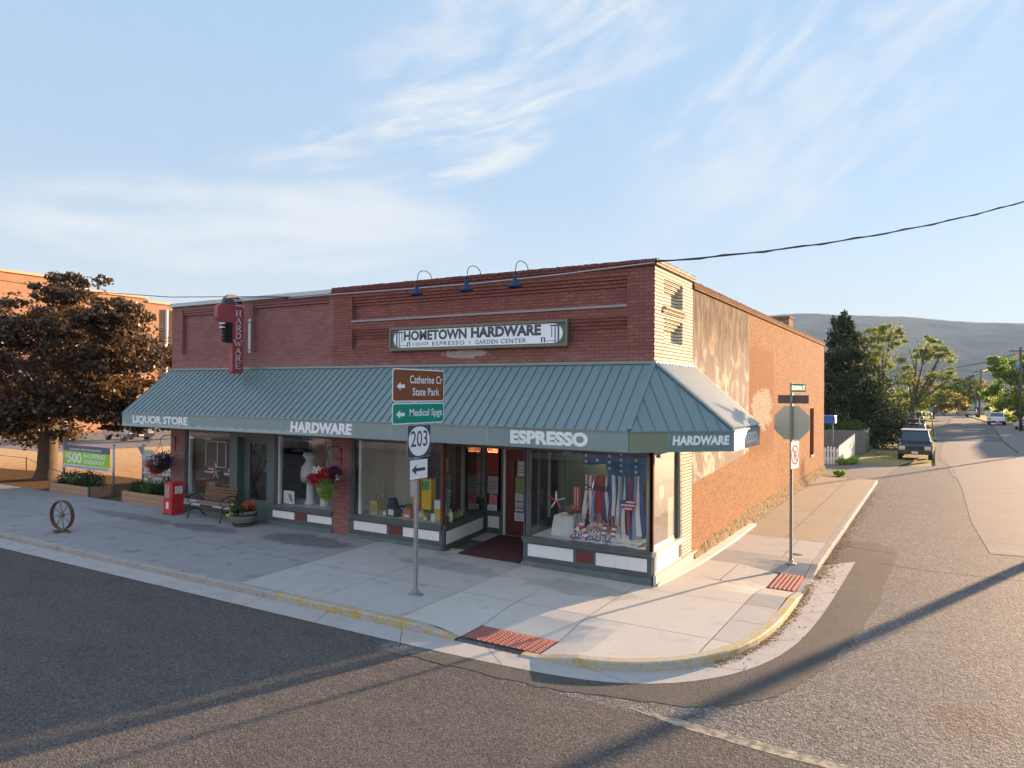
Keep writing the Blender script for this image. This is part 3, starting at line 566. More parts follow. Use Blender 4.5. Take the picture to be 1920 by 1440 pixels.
b=MB(); b.box(0.0,.06,.0,2.5,.0,.20); b.box(-.2,.03,2.5,2.9,.0,.18); b.build('plinth',mat('plinth_cream',(.50,.45,.36),.85,var=.25,vs=5,bump=.5),shop)
random.seed(11)
# ------------- storefront
def wbox(name,parent,m,*bx): 
    b=MB()
    for q in bx: b.box(*q)
    return b.build(name,m,parent)
wbox('brick_pier',shop,M['frontL'],(-15.55,-14.9,0,.45,.08,2.657)); wbox('brick_pier',shop,M['front'],(-8.66,-8.09,-.01,.45,.06,2.657))
def bulk(x0,x1,zb,panels,red,y=0.):
    o=wbox('bulkhead',shop,M['frm'],(x0,x1,y,.10,zb,.56)); 
    for a,c in panels: wbox('white_panel',o,M['white'],(a,c,y-.014,y+.01,zb+.12,.51))
    for a,c in red: wbox('maroon_panel',o,M['maroon'],(a,c,y-.010,y+.01,zb+.13,.50))
    wbox('sill',o,M['frm'],(x0,x1,y-.075,.13,.56,.625),(x0,x1,y-.05,.12,.625,.665))
    wbox('plinth',o,M['found'],(x0,x1,y-.07,.1,-.05,zb+.02)); return o
def window(x0,x1,zt=2.66,posts=(),frame=None,y=.06):
    fr=[(x0,x0+.07,.0,.12,.665,zt),(x1-.07,x1,.0,.12,.665,zt),(x0,x1,.0,.12,zt-.10,zt),(x0+.07,x0+.11,.02,.10,.665,zt-.1)]+[(p-.02,p+.02,.02,.1,.665,zt) for p in posts]
    o=wbox('window_frame',shop,frame or M['frm'],*fr); g=MB(); g.box(x0+.05,x1-.05,y,y+.008,.66,zt-.08); g.build('pane',M['glass'],o); return o
bulk(-14.9,-12.70,.22,[(-14.86,-14.1),(-13.5,-12.74)],[(-14.04,-13.56)]); window(-14.9,-12.70,frame=M['frm'])
wbox('inner_post',shop,M['frmw'],(-14.78,-14.70,.08,.16,.67,2.6),(-10.84,-10.76,.08,.16,.67,2.6),(-7.86,-7.78,.08,.16,.67,2.55))
bulk(-10.96,-8.66,.20,[(-10.92,-10.08),(-9.58,-8.70)],[(-10.02,-9.64)]); window(-10.96,-8.66)
bulk(-8.09,-5.15,.17,[(-7.92,-6.84),(-6.32,-5.24)],[(-6.77,-6.38)]); window(-8.09,-5.15)
bulk(-2.93,-.03,.13,[(-2.84,-1.75),(-1.23,-.13)],[(-1.68,-1.30)]); window(-2.93,-.03,posts=())
# corner post: pale round column between two dark strips
b=MB(); b.cyl((-.16,.16,.665),(-.16,.16,2.66),.05,n=16); b.build('corner_column',mat('column_paint',(.36,.29,.26),.35),shop)
wbox('corner_post',shop,M['dmar'],(-.075,.0,.0,.06,.665,2.66))
# side window on the corner
o=wbox('bulkhead',shop,mat('side_sill_cream',(.60,.55,.46),.6,var=.1,vs=5,dirt=((.25,.2,.14),.5)),(-.1,.0,.1,1.78,.2,.56),(-.1,.07,.0,1.82,.56,.665)); wbox('white_panel',o,M['white'],(-.01,.014,.16,1.55,.24,.52))
o=wbox('window_frame',shop,M['frm'],(-.12,.0,1.60,1.64,.665,2.66),(-.12,.0,.06,1.64,2.57,2.66)); g=MB(); g.box(-.06,-.052,.06,1.62,.66,2.6); g.build('pane',M['glass'],o)
o=wbox('trim_board',shop,M['black'],(-.1,.012,1.645,1.80,.67,2.657),(-.1,.012,1.60,1.78,.25,.56))
b=MB(); 
for i in range(16): b.ball((.022,1.72,.8+i*.12),.011,6)
b.build('string_light_bulb',M['lett'],o)
# recessed entrance
def wall2(name,parent,m,p,q,z0,z1,th=.05):
    b=MB(); p=Vector((*p,0));q=Vector((*q,0)); d=(q-p).normalized(); n=Vector((-d.y,d.x,0))*th/2
    b.add([(*(p-n).xy,z0),(*(q-n).xy,z0),(*(q+n).xy,z0),(*(p+n).xy,z0),(*(p-n).xy,z1),(*(q-n).xy,z1),(*(q+n).xy,z1),(*(p+n).xy,z1)],[(0,3,2,1),(4,5,6,7),(0,1,5,4),(1,2,6,5),(2,3,7,6),(3,0,4,7)])
    return b.build(name,m,parent)
L0,L1,R0,R1=(-5.17,.02),(-5.56,2.38),(-2.92,.02),(-3.62,2.46); D0=(-4.95,2.50)
for a,c in ((L0,L1),(R0,R1)):
    o=wall2('bulkhead',shop,M['frm'],a,c,.05,.56,.1); wall2('sill',o,M['frm'],a,c,.56,.66,.17)
    s=1 if a is L0 else -1; k=.055*s
    w=wall2('white_panel',o,M['white'],(a[0]+k+(c[0]-a[0])*.05,a[1]+.12),(a[0]+k+(c[0]-a[0])*.94,c[1]-.14),.20,.50,.014)
    g=wall2('window_frame',shop,M['frm'],a,c,2.58,2.66,.09); wall2('pane',g,M['glass'],a,c,.66,2.6,.008)
    m2=((a[0]+c[0])/2,(a[1]+c[1])/2); b=MB(); b.box(m2[0]-.02,m2[0]+.02,m2[1]-.02,m2[1]+.02,.66,2.6); b.build('glazing_bar',M['frm'],g)
wbox('entrance_post',shop,M['dmar'],(-5.20,-5.13,-.01,.06,.66,2.66)); wbox('entrance_post',shop,M['frm'],(-2.96,-2.90,.0,.06,.66,2.66))
wbox('entrance_post',shop,M['frmw'],(-4.98,-4.92,2.44,2.52,.05,2.66),(-3.66,-3.60,2.44,2.52,.05,2.66))
o=wbox('side_panel',shop,M['frm'],(-5.58,-4.98,2.44,2.54,.05,.66),(-5.58,-5.50,2.44,2.54,.66,2.66),(-5.05,-4.98,2.44,2.54,.66,2.66)); wbox('white_panel',o,M['white'],(-5.44,-5.10,2.425,2.45,.22,.52)); wbox('pane',o,M['glass'],(-5.5,-5.05,2.48,2.488,.66,2.66))
o=wbox('door',shop,M['dmar'],(-4.90,-4.66,2.47,2.52,.08,2.2),(-3.90,-3.68,2.47,2.52,.08,2.2),(-4.66,-3.90,2.47,2.52,.08,.42),(-4.66,-3.90,2.47,2.52,2.08,2.2)); wbox('pane',o,M['glass'],(-4.66,-3.9,2.49,2.498,.42,2.08)); wbox('handle',o,M['ochre'],(-3.84,-3.78,2.40,2.47,.95,1.35))
wbox('transom',shop,M['dmar'],(-4.92,-3.66,2.46,2.53,2.2,2.3),(-4.92,-3.66,2.47,2.5,2.3,2.66))
b=MB(); 
m,t=newmat('entrance_tile'); p=t.pos(); x,y,z=t.xyz(p); v=t.new('ShaderNodeTexVoronoi'); t.put(v.inputs['Vector'],t.comb(t.m('MULTIPLY',x,3.3),t.m('MULTIPLY',y,3.3),0)); v.inputs['Randomness'].default_value=0.; v.inputs['Scale'].default_value=1.
finish(t,t.mix(t.ss(v.outputs['Distance'],.12,.10),(.50,.49,.46),(.18,.19,.2)),.5)
b.add([(-5.17,-.06,.045),(-2.93,-.06,.045),(-3.6,2.5,.07),(-5.58,2.5,.07)],[(0,1,2,3)]); b.build('entrance_floor',m,shop)
b=MB(); b.add([(-4.72,-.02,.055),(-3.05,-.02,.055),(-3.85,2.3,.078),(-5.0,2.3,.078),(-4.72,-.02,.07),(-3.05,-.02,.07),(-3.85,2.3,.09),(-5.0,2.3,.09)],[(0,1,5,4),(1,2,6,5),(2,3,7,6),(3,0,4,7),(4,5,6,7)]); tag(b.build('entrance_mat',mat('mat_maroon',(.075,.022,.026),.95,var=.15,vs=20,bump=.5,bs=90)),'dark red entrance mat in the recessed doorway','mat')
# green door with wrought iron scroll
o=wbox('door_frame',shop,M['green'],(-12.70,-12.44,.0,.30,.10,2.66),(-11.20,-10.96,.0,.30,.10,2.66),(-12.44,-11.20,.0,.30,2.46,2.66)); 
o=wbox('door',shop,M['green'],(-12.44,-12.18,.22,.30,.12,2.46),(-11.33,-11.20,.22,.30,.12,2.46),(-12.18,-11.33,.22,.30,.12,.67),(-12.18,-11.33,.22,.30,2.28,2.46)); wbox('pane',o,M['glass'],(-12.18,-11.33,.26,.268,.67,2.28))
b=MB()
def spiral(cx,cz,r0,r1,a0,turns,tail):
    pts=[(cx+(r0+(r1-r0)*k/26)*math.cos(a0+turns*2*PI*k/26),.235,cz+(r0+(r1-r0)*k/26)*math.sin(a0+turns*2*PI*k/26)) for k in range(27)]
    pts+=[(q[0],.235,q[1]) for q in tail]; b.tube(pts,.010,5)
spiral(-11.55,.88,.02,.20,0,1.6,[(-11.72,1.08),(-11.9,1.02),(-12.08,.85)]); spiral(-12.02,.80,.02,.11,PI,1.5,[(-12.1,.98),(-12.14,1.1)])
spiral(-12.07,1.98,.02,.11,0,1.4,[(-11.88,2.05),(-11.8,1.85),(-11.9,1.5),(-12.1,1.0)]); spiral(-12.10,1.62,.015,.07,0,1.4,[(-12.04,1.45),(-12.12,1.2)])
for tx,tz in ((-11.62,2.2),(-11.36,2.2),(-11.95,2.25),(-11.4,1.45),(-11.5,1.8)): b.tube([(-12.12,.235,.95),(-12.0+.2*(tx+12),.235,1.3),(tx-.05,.235,tz-.15),(tx,.235,tz)],.009,5); b.ball((tx,.235,tz),.022,6,1.6)
b.build('iron_scroll',M['black'],o); wbox('notice',o,mat('notice_blue',(.06,.10,.22),.6),(-11.62,-11.40,.27,.28,1.48,1.72))
wbox('step',shop,M['found'],(-12.72,-10.94,-.07,.25,.0,.12))
# lintel, soffit and interior
wbox('lintel',shop,M['frm'],(-15.5,-.02,.38,.45,2.5,2.8))
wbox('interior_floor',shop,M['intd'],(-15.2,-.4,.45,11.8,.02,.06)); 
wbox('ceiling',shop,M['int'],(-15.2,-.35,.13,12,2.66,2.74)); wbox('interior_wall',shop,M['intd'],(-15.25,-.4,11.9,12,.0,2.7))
wbox('display_floor',shop,M['floor'],(-14.85,-12.72,.12,1.9,.56,.655),(-10.94,-8.68,.12,1.5,.56,.655),(-2.88,-.06,.12,1.42,.56,.655)); 
b=MB(); b.prism([(-8.05,.12),(-5.22,.12),(-5.5,1.7),(-8.05,1.7)],.56,.655,'z'); b.build('display_floor',M['floor'],shop)
wbox('partition',shop,M['int'],(-14.86,-12.70,1.9,1.96,1.35,2.66),(-12.74,-12.70,.45,1.95,1.35,2.66)); wbox('partition',shop,M['panel'],(-14.86,-12.70,1.89,1.96,.1,1.35),(-12.75,-12.70,.44,1.95,.1,1.35),(-14.90,-14.84,.4,1.9,.1,2.66))
wbox('partition',shop,M['int'],(-10.40,-8.66,1.45,1.5,.66,2.66),(-8.70,-8.64,.4,1.5,.1,2.66)); wbox('partition',shop,M['panel'],(-10.94,-10.40,1.42,1.5,.66,2.66))
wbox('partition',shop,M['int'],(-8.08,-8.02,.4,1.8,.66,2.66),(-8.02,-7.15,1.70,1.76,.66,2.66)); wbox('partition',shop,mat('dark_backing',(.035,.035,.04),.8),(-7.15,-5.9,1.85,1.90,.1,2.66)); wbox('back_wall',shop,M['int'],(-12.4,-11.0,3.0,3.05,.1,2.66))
wbox('back_curtain',shop,mat('curtain_green',(.055,.075,.05),.9,var=.4,vs=3,stretch=(9,1,.2)),(-2.85,-.35,1.44,1.47,.66,2.66))
for x,y,l in ((-1.4,1.1,'tube lamp seen through the corner side window'),):
    q=thing('ceiling_light',l,'ceiling lamp',(x,y,2.655),0,'tube lamps inside the shop'); b=MB(); b.box(-.62,.62,-.12,.12,-.03,0); b.build('housing',M['frmw'],q); b=MB(); b.cyl((-.58,-.06,-.055),(.58,-.06,-.055),.02,n=8); b.cyl((-.58,.06,-.055),(.58,.06,-.055),.02,n=8); b.build('tube',emis('tube_glow',(1.,.86,.70),6.),q)
# ------------- awning
aw=MB(); z0,z1=2.72,3.11
F0,F1,F2,F3=(-16.02,-1.25),(-.04,-1.25),(1.47,.31),(1.47,2.60)
def rp(u,v,a,b_,c,d): # bilinear
    p=Vector(a)*(1-u)*(1-v)+Vector(b_)*u*(1-v)+Vector(c)*u*v+Vector(d)*(1-u)*v; return p
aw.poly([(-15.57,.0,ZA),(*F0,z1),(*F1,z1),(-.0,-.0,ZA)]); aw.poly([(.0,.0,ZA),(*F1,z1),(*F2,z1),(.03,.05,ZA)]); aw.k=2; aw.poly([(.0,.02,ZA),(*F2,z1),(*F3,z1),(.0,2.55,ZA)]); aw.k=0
aw.poly([(.0,2.55,ZA),(*F3,z1),(.0,2.55,z1)]); aw.poly([(-15.57,.0,ZA),(-15.57,0,z1),(*F0,z1)])
n=72
for i in range(n+1):
    u=i/n; a=Vector((-15.57,0,ZA)).lerp(Vector((0,0,ZA)),u); c=Vector((*F0,z1)).lerp(Vector((*F1,z1)),u); aw.bar(a+Vector((0,0,.012)),c+Vector((0,0,.012)),.012,.036)
for i in range(1,8):
    u=i/8; c=Vector((*F1,z1)).lerp(Vector((*F2,z1)),u); ap=Vector((.0,.0,ZA)); top=.5+.5*0
    # parallel seams running up the chamfer until they meet the hips
    s=1-abs(2*u-1); nrm=Vector((0,0,1)); k=min(u,1-u)*2; mid=Vector(((F1[0]+F2[0])/2,(F1[1]+F2[1])/2,z1)); aw.bar(c+Vector((0,0,.01)),c+(ap-mid)*k+Vector((0,0,.01)),.012,.03)
for i in range(12):
    u=(i+.35)/11.6; a=Vector((.0,.02,ZA)).lerp(Vector((0,2.55,ZA)),u); c=Vector((*F2,z1)).lerp(Vector((*F3,z1)),u); aw.k=1; aw.bar(a+Vector((0,0,.03)),c+Vector((0,0,.03)),.042,.062); aw.k=0
for a,c in (((0,0,ZA),(*F1,z1)),((0,0,ZA),(*F2,z1))): aw.bar(Vector(a)+Vector((0,0,.02)),Vector(c)+Vector((0,0,.02)),.09,.04)
aw.box(-15.6,.02,-.05,.0,ZA-.02,ZA+.035); aw.box(.0,.05,.0,2.56,ZA-.02,ZA+.035)
m,t=newmat('seam_glare'); finish(t,(.46,.48,.48),.5,0,t.bump(t.noise(t.pos(),2.5,3),.1,.02),1.,Coat_Weight=1.,Coat_Roughness=.5,Coat_IOR=1.9); M['seamg']=m  # pale base colour puts the low sun's glare into the side seams
awn=aw.build('awning',[M['seam'],M['seamg'],mat('panel_seam_shade',(.030,.048,.058),.7,spec=.1)],shop)  # dark side panel colour stands for the shadows cast by the seams
def fas(name,p,q,m,za=z0,zb=z1):
    o=wall2(name,awn,m,p,q,za,zb-.025,.03); return o
def lp(a,b_,s): return (a[0]+(b_[0]-a[0])*s,a[1]+(b_[1]-a[1])*s)
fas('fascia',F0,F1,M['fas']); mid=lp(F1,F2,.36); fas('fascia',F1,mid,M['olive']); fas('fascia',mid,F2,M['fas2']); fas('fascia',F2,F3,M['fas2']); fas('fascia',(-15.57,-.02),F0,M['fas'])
b=MB()
for a,c in ((F0,F1),(F1,F2),(F2,F3),((-15.57,-.02),F0)): b.bar((*a,z1-.012),(*c,z1-.012),.07,.025); b.bar((*a,z0),(*c,z0),.05,.02)
b.build('fascia_trim',M['seam'],awn)
b=MB()
for x in (-12.65,-10.6,-8.6,-6.75,-4.6,-3.1): b.box(x-.006,x+.006,-1.272,-1.264,z0+.02,z1-.03)
b.build('fascia_joint',M['flash'],awn)
b=MB(); b.poly([(-15.5,-.03,2.80),(0,-.03,2.80),(1.40,.33,2.80),(1.40,2.5,2.80),(.0,2.5,2.8),(0.01,0,2.801),(-15.5,0,2.80)][:3]+[(1.40,2.5,2.80),(.02,2.5,2.80),(.02,.02,2.80)]); b.v=[]; b.f=[]; b.mi=[]; b.sm=[]
b.prism([(-15.5,-1.2),(-.08,-1.2),(1.42,.33),(1.42,2.5),(.06,2.5),(.06,-.04),(-15.5,-.04)],2.80,2.82,'z'); b.build('soffit',mat('soffit_paint',(.55,.56,.55),.8),awn)
yt=-1.2675
for st,x0,x1,za,zb,bd,sh in (('LIQUOR STORE',-15.48,-12.92,2.78,3.04,.040,.0),('HARDWARE',-8.88,-6.84,2.775,3.04,.050,.08),('ESPRESSO',-2.56,-.85,2.775,3.05,.055,.0)):
    b=MB(); b.text(st,x0,x1,za,zb,yt,bd,sh); b.build('lettering',M['lett'],awn)
def along(P,Q,off):
    d=Vector((Q[0]-P[0],Q[1]-P[1])); L=d.length; d/=L; n=Vector((d.y,-d.x))*off
    return (lambda x,y,z:(P[0]+d.x*x+n.x,P[1]+d.y*x+n.y,z)),L
f,L=along(F1,F2,.018); b=MB(); b.text('HARDWARE',L*.405,L*.955,2.835,3.015,0,.048,.08,fn=f); b.build('lettering',M['lett'],awn)
f,L=along(F2,F3,.018); b=MB(); b.text('ESPRESSO',L*.16,L*.86,2.80,3.02,0,.03,0,fn=f); b.build('lettering',M['lett'],awn)
# ------------- painted sign, lamps, cables
def rrect(x0,x1,z0,z1,r,n=5,rx=None):
    rx=rx or r; out=[]
    for cx,cz,a in ((x1-rx,z1-r,0),(x0+rx,z1-r,90),(x0+rx,z0+r,180),(x1-rx,z0+r,270)):
        for i in range(n+1): q=R(a+90*i/n); out.append((cx+rx*math.cos(q),cz+r*math.sin(q)))
    return out
sg=thing('wall_sign','long green framed HOMETOWN HARDWARE board on the upper brick wall','sign',(-6.74,-.02,4.79))
W_=4.86;H_=.56
b=MB(); b.box(0,W_,-.05,.0,0,H_); b.k=1
for q in ((0,W_,0,.05),(0,W_,H_-.05,H_),(0,.05,.051,H_-.051),(W_-.05,W_,.051,H_-.051)): b.box(q[0],q[1],-.085,-.0502,q[2],q[3])
b.build('board',[mat('sign_olive',(.10,.11,.075),.6,var=.2),mat('sign_olive_light',(.14,.155,.11),.6,var=.2)],sg)
b=MB(); b.prism(rrect(.12,W_-.12,.07,H_-.07,.205,8,.24),-.056,-.0505); b.build('white_field',mat('sign_white',(.74,.76,.80),.5,var=.04),sg)
gm=mat('sign_charcoal',(.065,.07,.09),.6,var=.15)
b=MB(); b.text('HOMETOWN',.44,2.28,.235,.475,-.059,.042); b.text('HARDWARE',2.40,4.22,.245,.485,-.059,.05); b.build('lettering',gm,sg)
b=MB(); b.text('LIQUOR',.70,1.20,.10,.195,-.059,.008,sp=1.2); b.text('ESPRESSO',1.30,2.22,.10,.195,-.059,.008,sp=1.2); b.text('+',2.34,2.40,.125,.175,-.059,.02); b.text('GARDEN',2.52,3.12,.10,.195,-.059,.008,sp=1.15); b.text('CENTER',3.20,3.85,.10,.195,-.059,.008,sp=1.15); b.build('small_lettering',gm,sg)
b=MB()
for s,x0 in ((1,.20),(-1,W_-.20)):
    X=lambda q:x0+s*q
    for q in ((0,.04,.12,.44),(.085,.11,.10,.45),(.0,.22,.43,.46),(.17,.19,.20,.42),(.1,.34,.115,.125),(.34,.37,.09,.19),(.41,.44,.09,.19),(.34,.44,.18,.20)): b.box(X(q[0]),X(q[1]),-.0595,-.057,q[2],q[3])
    b.bar((X(.02),-.058,.12),(X(.13),-.058,.09),.02,.003)
b.build('tool_drawing',gm,sg)
# gooseneck lamps
def lamp(lab,first=None,x=0):
    if first: return dup(first,(x,0,ZC),0,lab)
    l=thing('gooseneck_lamp',lab,'lamp',(x,0,ZC),0,'gooseneck lamps over the wall sign')
    b=MB(); pts=[]
    for k in range(13):
        a=PI*k/12; pts.append((0,-.14-.46*math.cos(PI-a)*-1 if 0 else -.30+.46*math.cos(a)*1.0+.0,.30*math.sin(a)))
    pts=[(.0,.14,-.03),(.0,.10,.0)]+[(0,-.20+.27*math.cos(R(10+165*k/14)),.0+.17*math.sin(R(10+165*k/14))) for k in range(15)]+[(0,-.49,-.08),(0,-.51,-.20)]
    b.tube(pts,.0085,6); b.build('arm',mat('lamp_arm',(.008,.01,.015),.9,.0,spec=0.),l)
    b=MB(); b.lathe([(.0,-.16),(.035,-.165),(.045,-.23),(.05,-.30),(.10,-.36),(.15,-.405),(.155,-.44),(.14,-.44),(.09,-.37),(.0,-.35)],(0,-.51,0),18); b.build('shade',mat('lamp_navy',(.014,.030,.085),.45,spec=.25),l); return l
L1_=lamp('leftmost navy gooseneck lamp above the painted wall sign',None,-5.58); lamp('middle navy gooseneck lamp above the painted wall sign',L1_,-4.18); lamp('rightmost navy gooseneck lamp, nearest the roof corner',L1_,-2.93)
# cable along the parapet, service wire to the pole, wires to the left
def catenary(a,c,sag,n=24): a=Vector(a);c=Vector(c); return [a.lerp(c,k/n)-Vector((0,0,4*sag*(k/n)*(1-k/n))) for k in range(n+1)]
b=MB(); b.tube([(.02,-.09,6.385),(-2,-.085,6.315),(-4.08,-.085,6.275),(-6,-.085,6.28),(-8.62,-.085,6.305),(-10.3,-.10,6.30)],.014,6); tag(b.build('parapet_cable',mat('cable_grey',(.36,.37,.40),.5)),'grey cable slung along the front parapet below the lamps','cable')
wire=mat('wire_black',(.02,.02,.022),.6)
PA=Vector((9.6,15.05,0))
b=MB(); p=catenary((.03,-.08,6.40),PA+Vector((-.2,0,10.80)),.42,30); b.tube(p,.017,6); q=[Vector(v)+Vector((.03*math.sin(i*1.9),0,.03*math.cos(i*1.9))) for i,v in enumerate(p)]; b.tube(q,.010,5); tag(b.build('service_wire',wire),'twisted black wire rising from the roof corner to the right','wire')
b=MB(); b.tube([(-10.2,-.12,6.33),(-11.6,-.15,6.42),(-15.05,-.4,6.59),(-20.43,-.8,7.12),(-24.2,-1.,7.69),(-33,-1.6,9.4)],.012,5); tag(b.build('service_wire',wire),'thin dark wire running from the parapet over the purple tree','wire')
# ------------- hanging pipe wrench sign
wr=thing('wrench_sign','red pipe wrench shaped HARDWARE sign hanging out from the brick wall','sign',(-11.95,-.0,4.2),R(90))
Y0,Y1=-.07,.07
b=MB(); b.prism(rrect(-.64,-.29,.06,1.60,.07),Y0,Y1); b.prism(rrect(-1.13,-.285,1.45,1.95,.16),Y0-.004,Y1+.004); o=b.build('body',mat('sign_red',(.30,.055,.062),.45,var=.15),wr)
b=MB(); arc=[(-.91,1.935)]+[(-.63+.28*math.cos(R(180-k*15)),2.0+.24*math.sin(R(180-k*15))) for k in range(13)]+[(-.35,2.08),(-.58,2.08),(-.58,1.96),(-.35,1.96),(-.35,1.935)]
b.prism(arc,Y0+.01,Y1-.01); b.build('jaw',mat('jaw_dark',(.075,.065,.07),.6),wr)
b=MB(); b.box(-.64,-.28,Y0-.02,Y1+.02,2.085,2.115); b.box(-.56,-.28,Y0-.02,Y1+.02,1.925,1.955)
for i in range(9): b.box(-.63+.038*i,-.612+.038*i,Y0-.022,Y0,2.06,2.085)
b.build('jaw_teeth',mat('teeth_grey',(.42,.42,.44),.5),wr)
b=MB(); b.prism([(-.88,.90),(-.68,.90)]+[(-.66+.025*(i%2),.92+.045*i) for i in range(12)]+[(-.68,1.46),(-.88,1.46)]+[(-.88-.025*(i%2),1.40-.045*i) for i in range(11)],Y0+.01,Y1-.01); b.build('screw',M['black'],wr)
b=MB(); b.box(-.97,-.89,Y0,Y1,1.30,1.33); b.box(-.97,-.89,Y0,Y1,1.40,1.44); b.build('screw_collar',M['lett'],wr)
b=MB(); b.bar((-.29,.0,1.52),(.0,0,1.52),.02,.03); b.bar((-.29,0,.74),(.0,0,.74),.02,.03); b.box(-.03,.0,-.05,.05,.66,1.62); b.build('bracket',M['flash'],wr)
# serif letters drawn as strokes
def serif(b,ch,cx,z0,w,h,y,t=.030):
    T=t*.55
    P=lambda u,v:(cx+(u-.5)*w,y,z0+v*h)
    def st(a,c,k=1.): b.bar(P(*a),P(*c),.003,T*k*1.6 if k>1 else T*1.1,up=(0,1,0)) if 0 else b.add(ribbon(P(*a),P(*c),T*(1.7 if k>1 else .8)),[(0,1,2,3)])
    def ribbon(p,q,wd):
        dx,dz=q[0]-p[0],q[2]-p[2]; L=math.hypot(dx,dz) or 1; nx,nz=-dz/L*wd/2,dx/L*wd/2
        return [(p[0]-nx,y,p[2]-nz),(q[0]-nx,y,q[2]-nz),(q[0]+nx,y,q[2]+nz),(p[0]+nx,y,p[2]+nz)]
    def foot(u,v): st((u-.16,v),(u+.16,v))
    if ch=='H': st((.2,0),(.2,1),2);st((.8,0),(.8,1),2);st((.2,.5),(.8,.5));[foot(u,v) for u in(.2,.8) for v in(0,1)]
    if ch=='A': st((.1,0),(.5,1));st((.5,1),(.9,0),2);st((.26,.38),(.74,.38));foot(.1,0);foot(.9,0)
    if ch in'RDE': st((.22,0),(.22,1),2);foot(.22,0);foot(.22,1)
    if ch=='R':
        q=[(.22,1),(.6,1),(.82,.88),(.82,.64),(.6,.5),(.22,.5)]; [st(a,c,2 if 1<=i<=3 else 1) for i,(a,c) in enumerate(zip(q,q[1:]))]; st((.5,.5),(.92,0),2); foot(.92,0)
    if ch=='D': q=[(.22,1),(.55,1),(.85,.78),(.9,.5),(.85,.22),(.55,0),(.22,0)]; [st(a,c,2 if 1<=i<=4 else 1) for i,(a,c) in enumerate(zip(q,q[1:]))]
    if ch=='E': st((.22,1),(.85,1));st((.22,.5),(.7,.5));st((.22,0),(.88,0));st((.85,1),(.85,.82));st((.88,0),(.88,.2))
    if ch=='W': q=[(.0,1),(.28,0),(.5,.8),(.72,0),(1.,1)]; [st(a,c,2 if i%2==0 else 1) for i,(a,c) in enumerate(zip(q,q[1:]))]; foot(0,1);foot(1,1)
b=MB()
for i,ch in enumerate('HARDWARE'): serif(b,ch,-.465,1.655-.208*i,.20 if ch!='W' else .23,.155,Y0-.009)
b.build('lettering',M['lett'],wr)
# ------------------------------------------------------------------ route sign post (signs face +X, towards oncoming traffic)
sp=thing('route_sign_post','tall perforated steel post with brown, green and 203 signs on the front pavement','road sign',(-3.52,-3.05,0.015),R(90))
# local +x = world +Y, local -y = world +X
b=MB(); b.box(-.032,.032,-.03,.03,0,4.2); b.build('post',M['steel'],sp)
b=MB()
for k in range(52): b.box(-.007,.007,-.0335,-.0295,.2+k*.038,.214+k*.038)
b.build('post_hole',M['black'],sp)
b=MB(); b.box(-.05,.05,-.05,.05,0,.10); b.box(-.10,.10,-.012,.012,.03,.06); b.lathe([(0,.02),(.13,.018),(.15,0)],(0,0,0),14); b.build('base_clamp',M['steel'],sp)
def plate(name,x0,x1,z0_,z1_,face,border,y=-.04,r=.05,bw=.02,lab=None):
    o=MB(); o.prism(rrect(x0,x1,z0_,z1_,r),y,y+.006); o=o.build(name,border,sp,label=lab); q=MB(); q.prism(rrect(x0+bw,x1-bw,z0_+bw,z1_-bw,max(.005,r-bw)),y-.003,y-.0005); q.build('face',face,o); return o
wh=mat('sign_reflective_white',(.74,.74,.78),.4,var=.03); nv=mat('sign_dark_blue',(.045,.06,.095),.4,var=.08)
def arrow(b,x0,x1,zc,h,y): hw=(x1-x0)*.5; b.poly([(x0,y,zc),(x0+hw,y,zc-h/2),(x0+hw*.86,y,zc-h*.2),(x1,y,zc-h*.2),(x1,y,zc+h*.2),(x0+hw*.86,y,zc+h*.2),(x0+hw,y,zc+h/2)])
o=plate('brown_sign',-.76,.78,3.60,4.20,mat('sign_brown',(.20,.062,.022),.4,var=.05),wh,r=.07)
b=MB(); b.text('Catherine Cr',-.28,.71,3.935,4.085,-.0465,.012); b.text('State Park',-.20,.62,3.71,3.855,-.0465,.012); arrow(b,-.65,-.42,3.88,.16,-.0465); b.build('lettering',wh,o)
o=plate('green_sign',-.76,.78,3.19,3.575,mat('sign_green',(.0,.235,.165),.4,var=.05),wh,r=.06)
b=MB(); b.text('Medical Spgs',-.28,.71,3.29,3.465,-.0465,.014); arrow(b,-.66,-.42,3.37,.16,-.0465); b.build('lettering',wh,o)
o=plate('route_shield',-.33,.36,2.56,3.165,nv,M['flash'],r=.02,bw=.010)
q=MB(); pts=[]
for k in range(40):
    a=2*PI*k/40; zz_=math.sin(a); xx=math.cos(a)*(1.0 if zz_>0 else (1-.10*zz_*zz_)); xx=math.copysign(abs(xx)**.82,xx); pts.append((.015+xx*.315,2.875+(.26 if zz_>0 else .285)*zz_))
q.prism(pts,-.0465,-.0435); q.build('shield_field',wh,o); q=MB(); q.text('203',-.24,.26,2.76,3.06,-.048,.008); q.build('lettering',nv,o)
o=plate('arrow_sign',-.26,.28,2.15,2.53,wh,nv,r=.02,bw=.012)
b=MB(); b.poly([(-.20,-.0465,2.335),(-.06,-.0465,2.235),(-.075,-.0465,2.305),(.20,-.0465,2.305),(.20,-.0465,2.365),(-.075,-.0465,2.365),(-.06,-.0465,2.435)]); b.build('lettering',nv,o)
